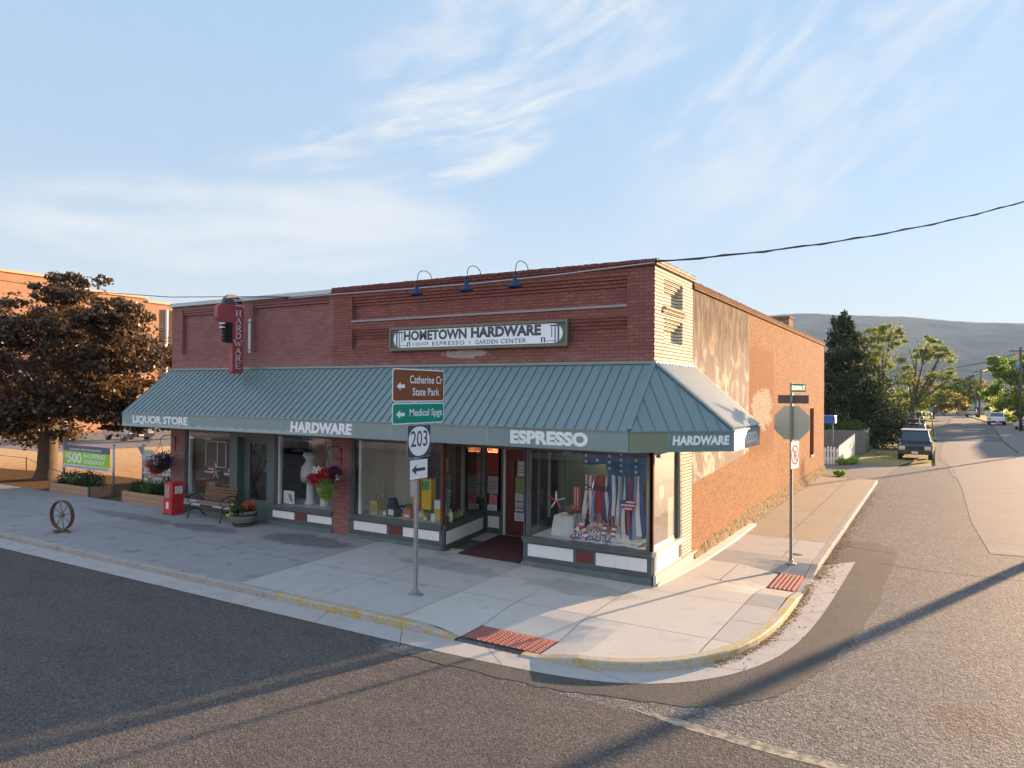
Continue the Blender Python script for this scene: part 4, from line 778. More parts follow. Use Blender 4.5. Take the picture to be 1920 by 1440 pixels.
# ------------------------------------------------------------------ stop sign post
ss_=thing('stop_sign_post','steel post with a stop sign seen from behind on the side pavement','road sign',(1.985,3.51,0))
b=MB(); b.box(-.03,.03,-.03,.03,0,4.07); b.build('post',mat('post_dull_steel',(.17,.18,.17),.5,.5,var=.15),ss_)
b=MB(); b.box(-.05,.05,-.05,.05,0,.09); b.lathe([(0,.012),(.11,.01),(.12,0)],(0,0,0),12); b.build('base_clamp',M['steel'],ss_)
b=MB(); b.prism([(.385*math.cos(R(22.5+45*k))/math.cos(R(22.5))*.99,3.165+.385*math.sin(R(22.5+45*k))/math.cos(R(22.5))*.99) for k in range(8)],.034,.040); b.build('octagon_back',mat('aluminium_back',(.36,.36,.31),.38,.6,var=.08,vs=2),ss_)
b=MB(); b.box(-.30,.36,.034,.038,3.60,3.79); b.build('name_blade',mat('blade_shaded',(.085,.065,.06),.5,var=.2),ss_)  # backlit shade is put into the blade's dark brown colour
gp=thing('x','x','x')
bpy.data.objects.remove(gp)
a11=R(78)
def rotpart(b,name,m,z=0): o=b.build(name,m,ss_); o.rotation_euler=(0,0,a11); return o
b=MB(); b.box(-.14,.74,-.038,-.034,3.85,4.06); o=rotpart(b,'name_blade',mat('blade_white',(.50,.50,.50),.9,spec=0.)); b=MB(); b.box(-.125,.725,-.041,-.0385,3.865,4.045); b.build('face',mat('sign_green_pale',(.01,.15,.08),.9,var=.1,spec=0.),o)
b=MB(); b.text('BEAKMAN ST',-.09,.69,3.90,4.01,-.0425,.02); b.build('lettering',wh,o)
b=MB(); b.box(-.12,.34,-.04,-.035,2.13,2.74); o=rotpart(b,'no_turn_sign',wh)
b=MB()
def ring(b,cx,cz,r0,r1,y,n=28,sx=1.): 
    b.add([(cx+r*sx*math.cos(2*PI*k/n),y,cz+r*math.sin(2*PI*k/n)) for k in range(n) for r in (r0,r1)],[(2*k,2*k+1,(2*k+3)%(2*n),(2*k+2)%(2*n)) for k in range(n)])
ring(b,.11,2.44,.185,.225,-.0425,sx=.93); b.poly([(-.03,-.0425,2.59),(.0,-.0425,2.615),(.25,-.0425,2.29),(.22,-.0425,2.265)]); b.build('red_ring',mat('sign_red_bright',(.50,.03,.04),.4),o)
b=MB(); b.poly([(.05,-.0415,2.32),(.09,-.0415,2.32),(.09,-.0415,2.49),(.05,-.0415,2.49)]); b.poly([(.09,-.0415,2.49),(.09,-.0415,2.53),(.19,-.0415,2.53),(.19,-.0415,2.49)]); b.poly([(.15,-.0415,2.49),(.19,-.0415,2.49),(.19,-.0415,2.42),(.15,-.0415,2.42)]); b.poly([(.12,-.0415,2.43),(.22,-.0415,2.43),(.17,-.0415,2.36)]); b.build('arrow_mark',nv,o)

# ------------------------------------------------------------------ street furniture on the front pavement
def gz(x,y): return zs(x,y)
# wagon wheel
wx,wy=-15.0,-3.45; ww=thing('wagon_wheel','rusty spoked wagon wheel standing upright at the kerb side of the pavement','wheel',(wx,wy,gz(wx,wy)),R(12))
b=MB(); n=32; r=.385
b.add([(q*math.cos(2*PI*k/n),y,.45+q*math.sin(2*PI*k/n)) for k in range(n) for q,y in ((r,-.05),(r,.05),(r-.022,.05),(r-.022,-.05))],[(4*k+i,4*k+(i+1)%4,4*((k+1)%n)+(i+1)%4,4*((k+1)%n)+i) for k in range(n) for i in range(4)]); b.build('rim',M['rust'],ww)
b=MB()
for k in range(8): a=2*PI*k/8+.2; b.cyl((.04*math.cos(a),0,.45+.04*math.sin(a)),((r-.02)*math.cos(a),0,.45+(r-.02)*math.sin(a)),.012,.010,6)
b.cyl((0,-.05,.45),(0,.05,.45),.045,n=12); b.build('spokes',mat('spoke_grey',(.17,.14,.13),.8,var=.3,vs=8),ww)
b=MB(); b.bar((-.3,.0,.02),(.3,0,.02),.05,.03); b.bar((0,-.2,.02),(0,.2,.02),.05,.03); b.bar((-.12,0,.03),(-.12,0,.10),.03,.03); b.bar((.12,0,.03),(.12,0,.1),.03,.03); b.build('base',M['rust'],ww)
# bench
bn=thing('bench','park bench of weathered slats and scrolled black iron ends below the left window','bench',(-13.02,-.38,gz(-13,-.4)))
b=MB()
for i in range(6): y=-.24+i*.075; b.box(-.74,.74,y,y+.058,.42+.008*abs(i-2.5),.445+.008*abs(i-2.5))
b.build('seat',mat('slat_grey',(.22,.20,.17),.8,var=.25,vs=4,stretch=(.3,3,3)),bn)
b=MB()
for i in range(5): z=.50+i*.078; y=.22+i*.028; b.bar((-.74,y,z+.03),(.74,y,z+.03),.062,.022,up=(0,1,.35))
b.build('backrest',mat('slat_brown',(.20,.115,.07),.75,var=.25,vs=4,stretch=(.3,3,3)),bn)
for s in (-1,1):
    b=MB(); x=s*.72; b.tube([(x,-.30,0),(x,-.26,.05),(x,-.20,.25),(x,-.22,.40),(x,-.10,.43),(x,.1,.42),(x,.18,.42)],.018,6); b.tube([(x,.30,0),(x,.24,.06),(x,.12,.22),(x,-.05,.27),(x,-.20,.22)],.016,6)
    b.tube([(x,.18,.42),(x,.24,.6),(x,.34,.90)],.018,6); b.tube([(x,.30,.66),(x,.15,.70),(x,-.12,.66),(x,-.25,.60),(x,-.27,.50),(x,-.2,.44)],.016,6); b.tube([(x,.2,.5),(x,.1,.6),(x,0,.55),(x,.05,.47)],.012,6); b.build('iron_end',M['black'],bn)
# half barrel with flowers
def flowers(name,parent,cl,n,size,cols,loc=(0,0,0)): return leaves(name,cl,n,size,cols,parent,loc,flat=.6,aspect=.8)
fm=lambda nm,a,c,d: leafmat(nm,a,c,d,.6,.25)
M['lgreen']=fm('leaf_green',(.035,.075,.015),(.07,.13,.025),(.12,.19,.04)); M['dgreen']=fm('leaf_dark_green',(.015,.035,.015),(.03,.06,.022),(.06,.09,.03)); M['lime']=fm('leaf_lime',(.12,.22,.02),(.20,.33,.03),(.30,.42,.06))
M['fred']=fm('flower_red',(.30,.01,.012),(.45,.02,.02),(.5,.03,.05)); M['fwhite']=fm('flower_white',(.62,.60,.62),(.75,.72,.75),(.8,.8,.8)); M['fora']=fm('flower_orange',(.45,.09,.03),(.38,.06,.03),(.5,.16,.05)); M['fyel']=fm('flower_yellow',(.7,.5,.04),(.75,.6,.08),(.8,.6,.1)); M['fpur']=fm('flower_purple',(.05,.01,.05),(.10,.02,.09),(.03,.005,.03))
br=thing('barrel_planter','grey half barrel planter with orange and yellow flowers by the green door','planter',(-11.50,-.52,gz(-11.5,-.5)))
b=MB(); b.lathe([(.0,.0),(.27,.0),(.35,.22),(.36,.40),(.33,.41),(.32,.36),(0,.36)],n=22); b.build('tub',mat('barrel_wood',(.14,.135,.13),.8,var=.3,vs=3,stretch=(3,3,.3),bump=.3),br)
b=MB(); 
for z,r in ((.07,.297),(.30,.362)): b.lathe([(r,z),(r+.008,z),(r+.008,z+.04),(r,z+.04)],n=22)
b.build('hoop',M['black'],br)
flowers('foliage',br,[(0,0,.45,.3,.3,.13,1),(.1,-.2,.42,.2,.2,.12,1)],900,.035,M['dgreen']); flowers('red_flowers',br,[(.14,.05,.54,.2,.2,.10,1)],320,.035,M['fora']); flowers('yellow_flowers',br,[(-.2,-.15,.55,.08,.08,.06,1),(-.05,-.36,.30,.16,.04,.07,1)],46,.03,M['fyel'])
# newspaper box
nb=thing('newspaper_box','red newspaper vending box standing beside the left brick pier','newspaper box',(-14.68,-.46,gz(-14.7,-.4)))
b=MB(); b.box(-.20,.20,-.20,.20,.0,.50); b.box(-.20,.20,-.18,.20,.50,.95); b.build('cabinet',M['red'],nb,bevel=.012)
b=MB(); b.box(-.15,.08,-.192,-.182,.54,.88); b.build('window',mat('dusty_glass',(.35,.22,.20),.3),nb); b=MB(); b.box(-.06,.06,-.206,-.201,.18,.38); b.build('label',M['paper'],nb); b=MB(); b.box(.201,.206,-.10,.14,.62,.84); b.build('notice',M['paper'],nb)
b=MB(); 
for i in range(5): b.box(.2065,.2075,-.08,.10-.02*(i%2),.65+.035*i,.657+.035*i)
b.box(-.19,.19,-.205,-.2,.02,.05); b.build('print',nv,nb); b=MB(); b.bar((-.12,-.20,.52),(.10,-.20,.52),.02,.03); b.build('handle',M['steel'],nb)
# hanging baskets
def basket(x,y,z,lab,kind):
    t=thing('hanging_basket',lab,'hanging basket',(x,y,z),0,'flower baskets hung from the brick piers')
    b=MB(); b.lathe([(0,-.22),(.12,-.2),(.22,-.08),(.25,.02),(.23,.02),(0,-.1)],n=16); b.build('bowl',M['dgreen'] if 0 else mat('basket_moss',(.06,.05,.03),.9),t)
    b=MB(); 
    for k in range(3): a=2*PI*k/3; b.tube([(.24*math.cos(a),.24*math.sin(a),0),(0,0,.62)],.005,4)
    b.tube([(0,0,.62),(.0,.0,.70),(.0,.1,.78),(0,.30,.80),(0,.47,.72),(0,.49,.55)],.012,6); b.tube([(0,.48,.30),(0,.49,.72)],.012,6); b.build('bracket',M['black'],t)
    if kind: 
        leaves('trailing_foliage',[(.06,-.12,-.22,.22,.16,.30,1),(.08,-.1,-.40,.16,.12,.16,.4)],1700,.024,M['lime'],t,droop=1.5,aspect=.4)
        flowers('white_flowers',t,[(-.18,-.1,.18,.22,.2,.10,1),(.26,.02,.08,.14,.12,.12,.6)],420,.030,M['fwhite']); flowers('red_flowers',t,[(-.22,-.16,.0,.24,.2,.14,1),(.05,-.1,.12,.28,.24,.14,1)],900,.032,M['fred']); flowers('purple_flowers',t,[(.24,.0,.16,.2,.2,.16,1)],520,.03,M['fpur'])
    else:
        flowers('foliage',t,[(0,0,-.1,.34,.3,.22,1)],700,.03,M['dgreen']); flowers('purple_flowers',t,[(.08,0,.05,.32,.3,.22,1)],800,.03,M['fpur']); flowers('red_flowers',t,[(-.15,-.1,-.05,.24,.25,.2,1),(0,-.1,-.25,.2,.2,.12,.5)],420,.03,M['fred']); flowers('white_flowers',t,[(0,0,.18,.3,.25,.08,1),(.05,-.2,.05,.22,.1,.14,1)],150,.028,M['fwhite'])
    return t
basket(-8.38,-.50,1.60,'flower basket with bright lime trailing plant on the middle brick pier',1)
basket(-15.30,-.50,1.62,'dark purple and red flower basket hanging at the left brick pier',0)
# raised planters
def planter(x0,x1,y0,y1,h,z,lab,cl,fl):
    t=thing('raised_planter',lab,'planter',((x0+x1)/2,(y0+y1)/2,z)); w,d=(x1-x0)/2,(y1-y0)/2
    b=MB()
    for k in range(3):
        za,zb=h*k/3+.004,h*(k+1)/3-.004
        for q in ((-w,w,-d,-d+.045),(-w,w,d-.045,d),(-w,-w+.045,-d+.046,d-.046),(w-.045,w,-d+.046,d-.046)): b.box(*q,za,zb)
    b.build('boards',M['wood'],t); b=MB(); 
    for sx in (-1,1):
        for sy in (-1,1): b.box(sx*w-.05 if sx>0 else -w-.008,w+.008 if sx>0 else -w+.05,(d-.05 if sy>0 else -d-.008),(d+.008 if sy>0 else -d+.05),0,h+.01)
    b.build('corner_posts',M['wgreen'],t); b=MB(); b.box(-w+.05,w-.05,-d+.05,d-.05,.0,h-.06); b.build('soil',M['dirt'],t)
    leaves('foliage',[(x*w,y*d*.6,h+.10+q*.05,.34,d*.6,.20+q*.06,1) for x,y,q in cl],2600,.035,M['dgreen'],t,flat=.5); leaves('young_foliage',[(-.1*w,-.3*d,h+.12,.4,d*.5,.14,1)],600,.03,M['lgreen'],t)
    if fl: flowers('white_flowers',t,[(-.3*w,-.1,h+.26,w*.6,d*.7,.10,1)],60,.03,M['fwhite'])
    return t
planter(-22.65,-20.10,.02,.86,.40,.03,'timber planter with green corner posts and white flowers below the banner',[(-.8,0,0),(-.4,0,1),(0,.2,1),(.4,0,2),(.8,0,1)],1)
planter(-18.15,-15.72,.0,.75,.42,.06,'timber planter with reddish plants between fence and newspaper box',[(-.7,0,0),(0,.2,0),(.5,.2,2),(.85,0,2)],0)
# fence of galvanised posts and rails, banner, posters
fe=thing('pipe_fence','galvanised pipe fence with chain link beside the shop','fence',(-19.85,.72,0))
for x,y,h in ((-3.2,0,1.98),(0,0,1.85),(1.32,.25,1.9)): b=MB(); b.cyl((x,y,.0),(x,y,h),.045 if h>1.9 else .038,n=10); b.ball((x,y,h),.05,8); b.build('post',M['steel'],fe)
b=MB(); b.cyl((-3.2,0,1.84),(0,.0,1.95),.02,n=8); b.cyl((0,0,1.95),(1.32,.25,2.06),.02,n=8); b.cyl((1.32,.25,2.06),(4.25,-.1,2.28),.02,n=8); b.cyl((1.32,.25,.25),(4.2,-.1,.25),.015,n=6); b.build('rail',M['steel'],fe)
b=MB()
for k in range(46):
    x=1.35+k*.062; 
    for s in (-1,1): b.bar((x,.22-.12*(x-1.3),.3),(min(4.2,max(1.33,x+s*1.5)),.22-.12*(x-1.3),min(2.0,.3+1.55)),.004,.004)
b.build('chain_link',M['steel'],fe)
bnr=thing('banner','lime green $500 SHOPPING GIVEAWAY banner tied between fence posts','banner',(-22.98,.66,.90))
W_=3.02
b=MB(); b.poly([(0,0,0),(W_,0,.0),(W_,0,.13),(0,0,.15)]); b.k=1; b.poly([(0,0,.15),(W_,0,.13),(W_,0,.60),(0,0,.64)]); b.k=2; b.poly([(0,0,.64),(W_,0,.60),(W_,0,.84),(0,0,.84)])
b.build('sheet',[mat('banner_white',(.62,.62,.66),.5,var=.04),mat('banner_green',(.27,.55,.02),.5,var=.08),mat('banner_violet',(.11,.10,.16),.5,var=.1)],bnr)
wm=mat('banner_letter',(.72,.78,.74),.5,var=.04)
b=MB(); b.text('$',.10,.26,.36,.58,-.004,.02); b.text('500',.28,1.24,.20,.58,-.004,.035); b.text('SHOPPING',1.34,2.72,.41,.57,-.004,.02); b.text('GIVEAWAY',1.34,2.70,.20,.36,-.004,.02); b.text('2024 SPRING MERCHANDISE BOOK',.42,2.5,.665,.735,-.004,.012); b.build('lettering',wm,bnr)
b=MB(); b.text('STOP TODAY & REGISTER FOR THE GIVEAWAY DRAWING',.08,2.9,.035,.095,-.004,.01); b.build('small_lettering',mat('banner_navy',(.07,.07,.18),.5),bnr)
b=MB(); b.cyl((0,.0,.80),(-.06,.04,.85),.006,n=4); b.cyl((W_,0,.80),(W_+.1,.04,.86),.006,n=4); b.build('tie',M['lett'],bnr)
po=thing('poster','pale poster with green head and round dark emblem hung on the pipe fence','poster',(-18.50,.93,1.14)); b=MB(); b.box(0,.64,0,.01,0,.46); b.k=1; b.box(0,.64,-.002,.0,.46,.60); b.build('sheet',[M['paper'],mat('poster_green',(.38,.52,.30),.7)],po)
b=MB(); ring(b,.32,.27,.10,.145,-.004); b.box(.24,.40,-.004,-.003,.25,.29); b.poly([(.20,-.004,.10),(.26,-.004,.10),(.30,-.004,.16),(.25,-.004,.17)]); b.poly([(.44,-.004,.10),(.38,-.004,.10),(.34,-.004,.16),(.39,-.004,.17)]); b.box(.08,.56,-.004,-.003,.04,.06); b.build('emblem',mat('emblem_blue',(.10,.12,.22),.6),po)
po=thing('shop_poster','red and white "Best" poster board behind the newspaper box','poster',(-17.83,.92,.62)); b=MB(); b.box(0,1.05,0,.012,0,.24); b.k=1; b.box(0,1.05,0,.012,.24,.86); b.build('sheet',[M['paper'],mat('poster_red',(.42,.03,.02),.5)],po)
b=MB(); b.text('Best',.16,.96,.30,.66,-.004,.03); b.build('lettering',wm,po); b=MB(); b.text('All Across America',.10,1.0,.07,.17,-.004,.012); b.build('small_lettering',nv,po)
b=MB(); b.box(0,.26,0,.02,0,.18); b.k=1; b.prism([(-.05,.17),(.31,.17),(.13,.28)],-.02,.03); o=b.build('bird_box',[mat('box_blue',(.22,.28,.38),.6),M['paper']]); o.location=(-18.35,.9,.78); tag(o,'small blue bird box with white roof below the pale poster','bird box')
for (p,q,l) in (((-16.0,-1.0,2.70),(-19.2,.6,1.95),'upper twisted pale cord from the awning corner to the fence post'),((-15.9,-.2,2.70),(-18.5,.95,1.85),'nearer twisted pale cord from the awning edge down to the poster post')):
    c=catenary(p,q,.12,14); b=MB(); b.tube([Vector(v)+Vector((.02*math.sin(i*2.3),0,.02*math.cos(i*2.3))) for i,v in enumerate(c)],.013,5); tag(b.build('cord',mat('cord_pale',(.42,.36,.33),.8)),l,'cord')
# bushes behind the fence
def bush(x,y,z,cl,n,size,m,lab,cat='bush',group=None):
    t=thing('bush',lab,cat,(x,y,z),0,group); leaves('foliage',cl,n,size,m,t)
    b=MB(); 
    for k in range(5): a=k*1.3; b.tube([(0,0,0),(.12*math.cos(a),.12*math.sin(a),cl[0][2]*.6),(.3*math.cos(a),.3*math.sin(a),cl[0][2]*1.1)],[.03,.02,.01],5)
    b.build('stems',M['bark'],t); return t
m,t=newmat('bark'); p=t.obj(); n_=t.noise(t.vm('MULTIPLY',p,(6,6,1.2)),3,7,.7); finish(t,t.mix(n_,(.06,.045,.035),(.17,.13,.10)),.95,0,t.bump(n_,1.,.04),.1); M['bark']=m
bush(-19.1,2.2,0,[(0,0,.75,.7,.5,.75,1),(.5,.2,.5,.5,.4,.5,1)],3600,.05,M['dgreen'],'dark leafy shrub behind the pipe fence by the pale poster')
bush(-17.4,2.4,0,[(0,0,.5,.8,.6,.5,1)],2600,.05,M['dgreen'],'low dark shrub behind the red and white poster')
bush(-16.4,1.2,0,[(0,0,.55,.35,.3,.40,1)],1100,.045,M['lgreen'],'small green plant between planter and brick pier','plant')
# ------------------------------------------------------------------ window displays
def item(name,label,cat,bm,m,loc=(0,0,0),rz=0,group=None): o=bm.build(name,m,None,loc,rz); tag(o,label,cat,group); return o
b=MB(); b.lathe([(0,0),(.13,0),(.19,.26),(.215,.27),(.215,.36),(.20,.36),(.19,.29),(0,.2)],n=20); item('flower_pot','large terracotta pot in the leftmost shop window','pot',b,mat('terracotta',(.30,.085,.05),.8),(-13.4,.5,.655))
pr=thing('display_rack','white pipe rack hanging flags in the leftmost window','rack',(-14.2,.55,1.45)); b=MB(); 
for q in (((-.4,0,0),(-.4,0,.78)),((.55,0,0),(.55,0,.78)),((.15,0,0),(.15,0,.78)),((-.4,0,0),(.55,0,0)),((-.4,0,.78),(.55,0,.78))): b.cyl(*q,.016,n=8)
b.build('frame',M['lett'],pr)
def flag(w,h,y=0,stars=True):
    b=MB()
    for i in range(5): b.k=i%2; b.box(0,w,y,y+.004,h*i/5,h*(i+1)/5)
    b.k=2; b.box(0,w*.42,y-.002,y-.001,h*.5,h); return b
FM=[mat('cloth_red',(.36,.03,.045),.8),mat('cloth_pale',(.62,.60,.62),.8),mat('cloth_blue',(.04,.09,.24),.8)]
item('flag','striped flag cloth at the left of the leftmost window','flag',flag(.42,.25),FM,(-14.5,.45,1.22)); item('flag','waving striped flag right of the star in the leftmost window','flag',flag(.40,.27),FM,(-13.6,.45,1.20),R(5))
b=MB(); 
for k in range(5): a=PI/2+2*PI*k/5; b.bar((0,0,0),(.2*math.cos(a),0,.2*math.sin(a)),.03,.01)
b.ball((0,0,.24),.05,8); item('star_ornament','slim star ornament between two flags in the leftmost window','ornament',b,M['lett'],(-13.98,.45,1.30))
b=MB(); b.box(0,.5,0,.3,0,.05); b.box(.05,.45,.05,.25,.05,.34); item('planter_box','brown wooden box low in the leftmost window','box',b,M['panel'],(-14.6,.5,.655))
b=MB(); b.tube([(0,0,0),(.05,0,.18),(.16,0,.36),(.2,0,.44)],[.05,.06,.05,.03],8); b.ball((.2,0,.48),.05,8); item('garden_statue','small pale garden figure at the right of the leftmost window','statue',b,M['porc'],(-12.95,.45,.655))
# window two: pedestal sink with bag, toilet, panel, notice
ps=thing('pedestal_sink','tall white pedestal sink wrapped in plastic behind the hardware window','sink',(-10.15,.62,.655)); b=MB(); b.lathe([(0,0),(.16,0),(.15,.06),(.11,.10),(.10,.7),(.15,.78),(.0,.8)],n=16); b.build('pedestal',M['porc'],ps)
b=MB(); b.lathe([(.13,.72),(.25,.62),(.27,.85),(.25,1.02),(.16,1.14),(.13,1.2),(0,1.22)],n=14); b.ball((.03,-.02,1.30),.17,12,.8,.10); b.ball((-.10,-.04,1.36),.12,10,.6,.15); b.build('wrapped_bowl',mat('plastic_wrap',(.50,.49,.48),.45,bump=.8,bs=7),ps)
ps=thing('toilet','pale toilet with its lid up in the middle of the hardware window','toilet',(-9.55,.60,.655)); b=MB(); b.lathe([(0,0),(.15,0),(.13,.12),(.11,.3),(.22,.42),(.24,.46),(.22,.5),(.0,.5)],n=18); b.build('bowl',M['porc'],ps); b=MB(); b.ball((0,.08,.72),.22,14,1.15); b.build('lid',mat('lid_grey',(.28,.31,.33),.35),ps)
ps=thing('wall_basin','shallow white basin standing behind the toilet','sink',(-9.60,1.0,.655)); b=MB(); b.box(-.35,.4,-.2,.2,.72,.86); b.build('basin',M['porc'],ps,bevel=.04); b=MB(); b.box(-.06,.06,-.05,.08,0,.72); b.build('stand',M['porc'],ps)
ps=thing('framed_panel','dark framed panel leaning at the right of the hardware window','panel',(-9.12,.5,.655)); b=MB(); b.box(0,.5,0,.04,0,.04); b.box(0,.5,0,.04,.84,.88); b.box(0,.04,0,.04,.04,.84); b.box(.46,.5,0,.04,.04,.84); b.build('frame',mat('frame_greywood',(.20,.19,.18),.7),ps); b=MB(); b.box(.04,.46,.015,.03,.04,.84); b.build('board',M['intd'],ps)
b=MB(); b.box(0,.42,0,.01,0,.36); b.k=1; b.poly([(.2,-.003,.3),(.32,-.003,.25),(.38,-.003,.05),(.3,-.003,.06),(.2,-.003,.2)]); item('map_notice','white and green map notice at the lower left of the hardware window','notice',b,[M['paper'],mat('map_green',(.10,.22,.18),.7)],(-10.74,.2,.68))
# window three: tools and garden goods
for i,(x0,z0_,x1,z1_,l) in enumerate(((-7.72,2.1,-7.42,.75,'slanting straw broom handle at the left of the tool window'),(-7.30,2.5,-7.34,1.2,'thin upright pole behind the slanting broom handle'))):
    b=MB(); b.cyl((x0,.45,z0_),(x1,.45,z1_),.013,n=6); b.cyl((x1,.45,z1_),(x1+.01,.45,z1_-.12),.02,.07,8); item('broom',l,'broom',b,M['ochre'])
b=MB(); b.box(0,.24,0,.14,0,.34); b.k=1; b.box(.03,.21,-.003,0,.06,.24); item('seed_bag','pale yellow bag at the left end of the tool window','bag',b,[mat('bag_yellow',(.50,.42,.12),.7),mat('bag_print',(.40,.26,.10),.7)],(-7.72,.35,.655))
wcm=mat('plastic_yellow',(.62,.40,.01),.4)
wc=thing('yellow_chute','yellow plastic spreader with sloping hopper in the tool window','garden tool',(-6.25,.45,.655)); b=MB(); b.prism([(-.25,0),(.35,0),(.05,.28),(.02,.95),(-.1,1.0),(-.12,.3)],-.02,.25); b.build('hopper',wcm,wc); b=MB(); b.box(.12,.42,.0,.18,.25,1.0); b.build('frame',wcm,wc); b=MB(); b.box(.14,.36,-.01,0,.72,.95); b.build('tray',mat('plastic_green',(.03,.28,.05),.4),wc); b=MB(); b.box(-.2,.02,-.04,-.03,.55,.95); b.build('sheet',M['paper'],wc); b=MB(); b.box(-.06,.1,-.03,-.02,.18,.4); b.build('label',M['red'],wc)
bx=thing('carton','tall teal and white carton beside the yellow spreader','box',(-5.72,.42,.655)); b=MB(); b.box(0,.3,0,.2,0,.52); b.k=1; b.box(.02,.28,-.004,0,.26,.5); b.k=2; b.box(.03,.25,-.03,-.005,.02,.3); b.build('carton_body',[mat('carton_teal',(.12,.26,.24),.6),M['paper'],mat('bag_gold',(.55,.34,.03),.6)],bx)
tc=[(-6.95,.46,(.02,.03,.05),'dark blue machine with short handle'),( -6.62,.3,(.08,.2,.06),'green and grey tool on a stand'),(-6.45,.26,(.45,.12,.07),'orange and white packet'),(-6.75,.16,(.03,.03,.03),'low black case')]
for i,(x,h,c,l) in enumerate(tc): b=MB(); b.box(-.13,.13,-.08,.1,0,h*.6); b.prism([(-.13,h*.6),(.13,h*.6),(.06,h),(-.09,h)],-.06,.08); b.k=1; b.box(-.08,.08,-.085,-.08,.04,h*.4); item('boxed_tool',l+' on the tool window floor','tool',b,[mat('tool%s'%'abcd'[i],c,.5),M['paper']],(x,.35+.25*(i%2),.655))
bc=[(-5.35,.30,(.42,.55,.02),'tall lime bottle near the corner post'),(-5.27,.5,(.66,.60,.45),'white spray bottle with yellow cap'),(-5.45,.62,(.50,.40,.03),'yellow bottle behind the spray bottle'),(-5.42,.9,(.12,.35,.06),'green bottle in the side glass'),(-5.48,1.15,(.60,.45,.03),'first small yellow can in the side glass'),(-5.52,1.4,(.62,.42,.02),'second small yellow can in the side glass')]
for i,(x,y,c,l) in enumerate(bc): 
    h=.30 if i<3 else .2; b=MB(); b.lathe([(0,0),(.05,0),(.052,h*.6),(.03,h*.78),(.018,h*.82),(.018,h),(0,h)],n=12); item('bottle',l,'bottle',b,mat('bottle'+'abcdef'[i],c,.35),(x,y,.655),0,'garden bottles in the tool window')
rr=random.Random(8)
gc=[(.45,.05,.04),(.05,.12,.30),(.06,.30,.10),(.60,.42,.05),(.55,.55,.52),(.10,.10,.11),(.48,.22,.06),(.20,.36,.40)]
for i in range(22):
    x=-7.4+i*.085+rr.uniform(-.02,.02); y=.28+.9*rr.random(); k=i%8; b=MB(); h=rr.uniform(.10,.30); w=rr.uniform(.035,.07)
    if i%3==0: b.lathe([(0,0),(w,0),(w,h*.8),(w*.5,h*.9),(w*.5,h),(0,h)],n=10)
    else: b.box(-w,w,-w*.5,w*.5,0,h)
    b.k=1; b.box(-w*.8,w*.8,-w*1.02-.002 if i%3==0 else -w*.5-.003,-w*1.0 if i%3==0 else -w*.5-.001,h*.25,h*.6)
    item('packet',('%s %s, %s from the left among the small tool window goods'%(['red','blue','green','yellow','white','black','orange','teal'][k],'tin' if i%3==0 else 'packet','first second third fourth fifth sixth seventh eighth ninth tenth eleventh twelfth thirteenth fourteenth fifteenth sixteenth seventeenth eighteenth nineteenth twentieth twenty-first twenty-second'.split()[i])),'packet',b,[mat('goods'+'abcdefgh'[k],gc[k],.5),M['paper']],(x,y,.655),rr.uniform(-.3,.3),'small goods on the tool window floor')
def lattice(x,y,z,w,h,nx,nz,rz,lab,m):
    t=thing('paned_window_sash',lab,'window sash',(x,y,z),rz); b=MB(); 
    for i in range(nx+1): b.box(w*i/nx-.012,w*i/nx+.012,-.012,.012,0,h)
    for j in range(nz+1): b.box(0,w,-.0115,.0115,h*j/nz-.012,h*j/nz+.012)
    b.build('glazing_bars',M['intd'],t); b=MB(); b.box(.0,w,.0,.004,0,h); b.build('panes',m,t)
pane=mat('pane_paper',(.42,.36,.32),.7,var=.15,vs=3); pdk=mat('pane_dark',(.045,.055,.06),.25,var=.3)
lattice(-6.9,1.70,.9,.9,1.55,3,5,0,'dark multi-pane sash at the back of the tool window',pdk); lattice(-5.95,2.62,.95,.42,1.5,2,4,R(-15),'pale multi-pane sash seen through the side glass of the entrance',pane); lattice(-5.30,3.05,.95,.45,1.2,2,3,0,'pale multi-pane sash standing behind the entrance side panel',pane)
# entrance papers and closed sign
cs=thing('closed_sign','red board with orange CLOSED lettering beside the shop door','sign',(-5.47,2.40,1.62)); b=MB(); b.box(0,.36,0,.02,0,.80); b.build('board',mat('closed_board',(.20,.025,.02),.5),cs); b=MB(); b.text('CLOSED',.02,.34,.58,.74,-.004,.01); b.build('lettering',emis('neon_orange',(.9,.30,.12),.7),cs)
PC=[(.55,.55,.53),(.60,.58,.60),(.28,.36,.14),(.55,.55,.56),(.12,.30,.38),(.42,.10,.13),(.40,.42,.42)]
pl=[(-5.44,2.395,1.12,.33,.46,(.30,.27,.28),'colourful photo print below the CLOSED board'),(-5.38,2.394,.82,.24,.28,(.60,.16,.19),'pink notice beside the shop door'),(-5.44,2.393,.68,.30,.14,(.55,.57,.58),'white notice low beside the shop door'),
 (-4.56,2.455,1.62,.24,.40,(.50,.47,.42),'cream flyer with round drawing at the top of the door'),(-4.30,2.456,1.58,.17,.38,(.55,.52,.54),'narrow white sheet at the top of the door'),(-4.62,2.457,1.20,.25,.38,(.22,.30,.10),'green flyer on the door'),(-4.35,2.455,1.16,.20,.38,(.50,.50,.55),'lilac white sheet mid door'),(-4.63,2.456,.98,.24,.2,(.48,.49,.50),'small white sheet mid door'),(-4.38,2.457,.86,.22,.28,(.12,.32,.40),'blue flyer on the door'),(-4.63,2.455,.70,.24,.26,(.42,.40,.40),'grey printed sheet on the door'),
 (-4.64,2.452,.46,.30,.22,(.50,.52,.54),'white sheet at the foot of the door glass')]
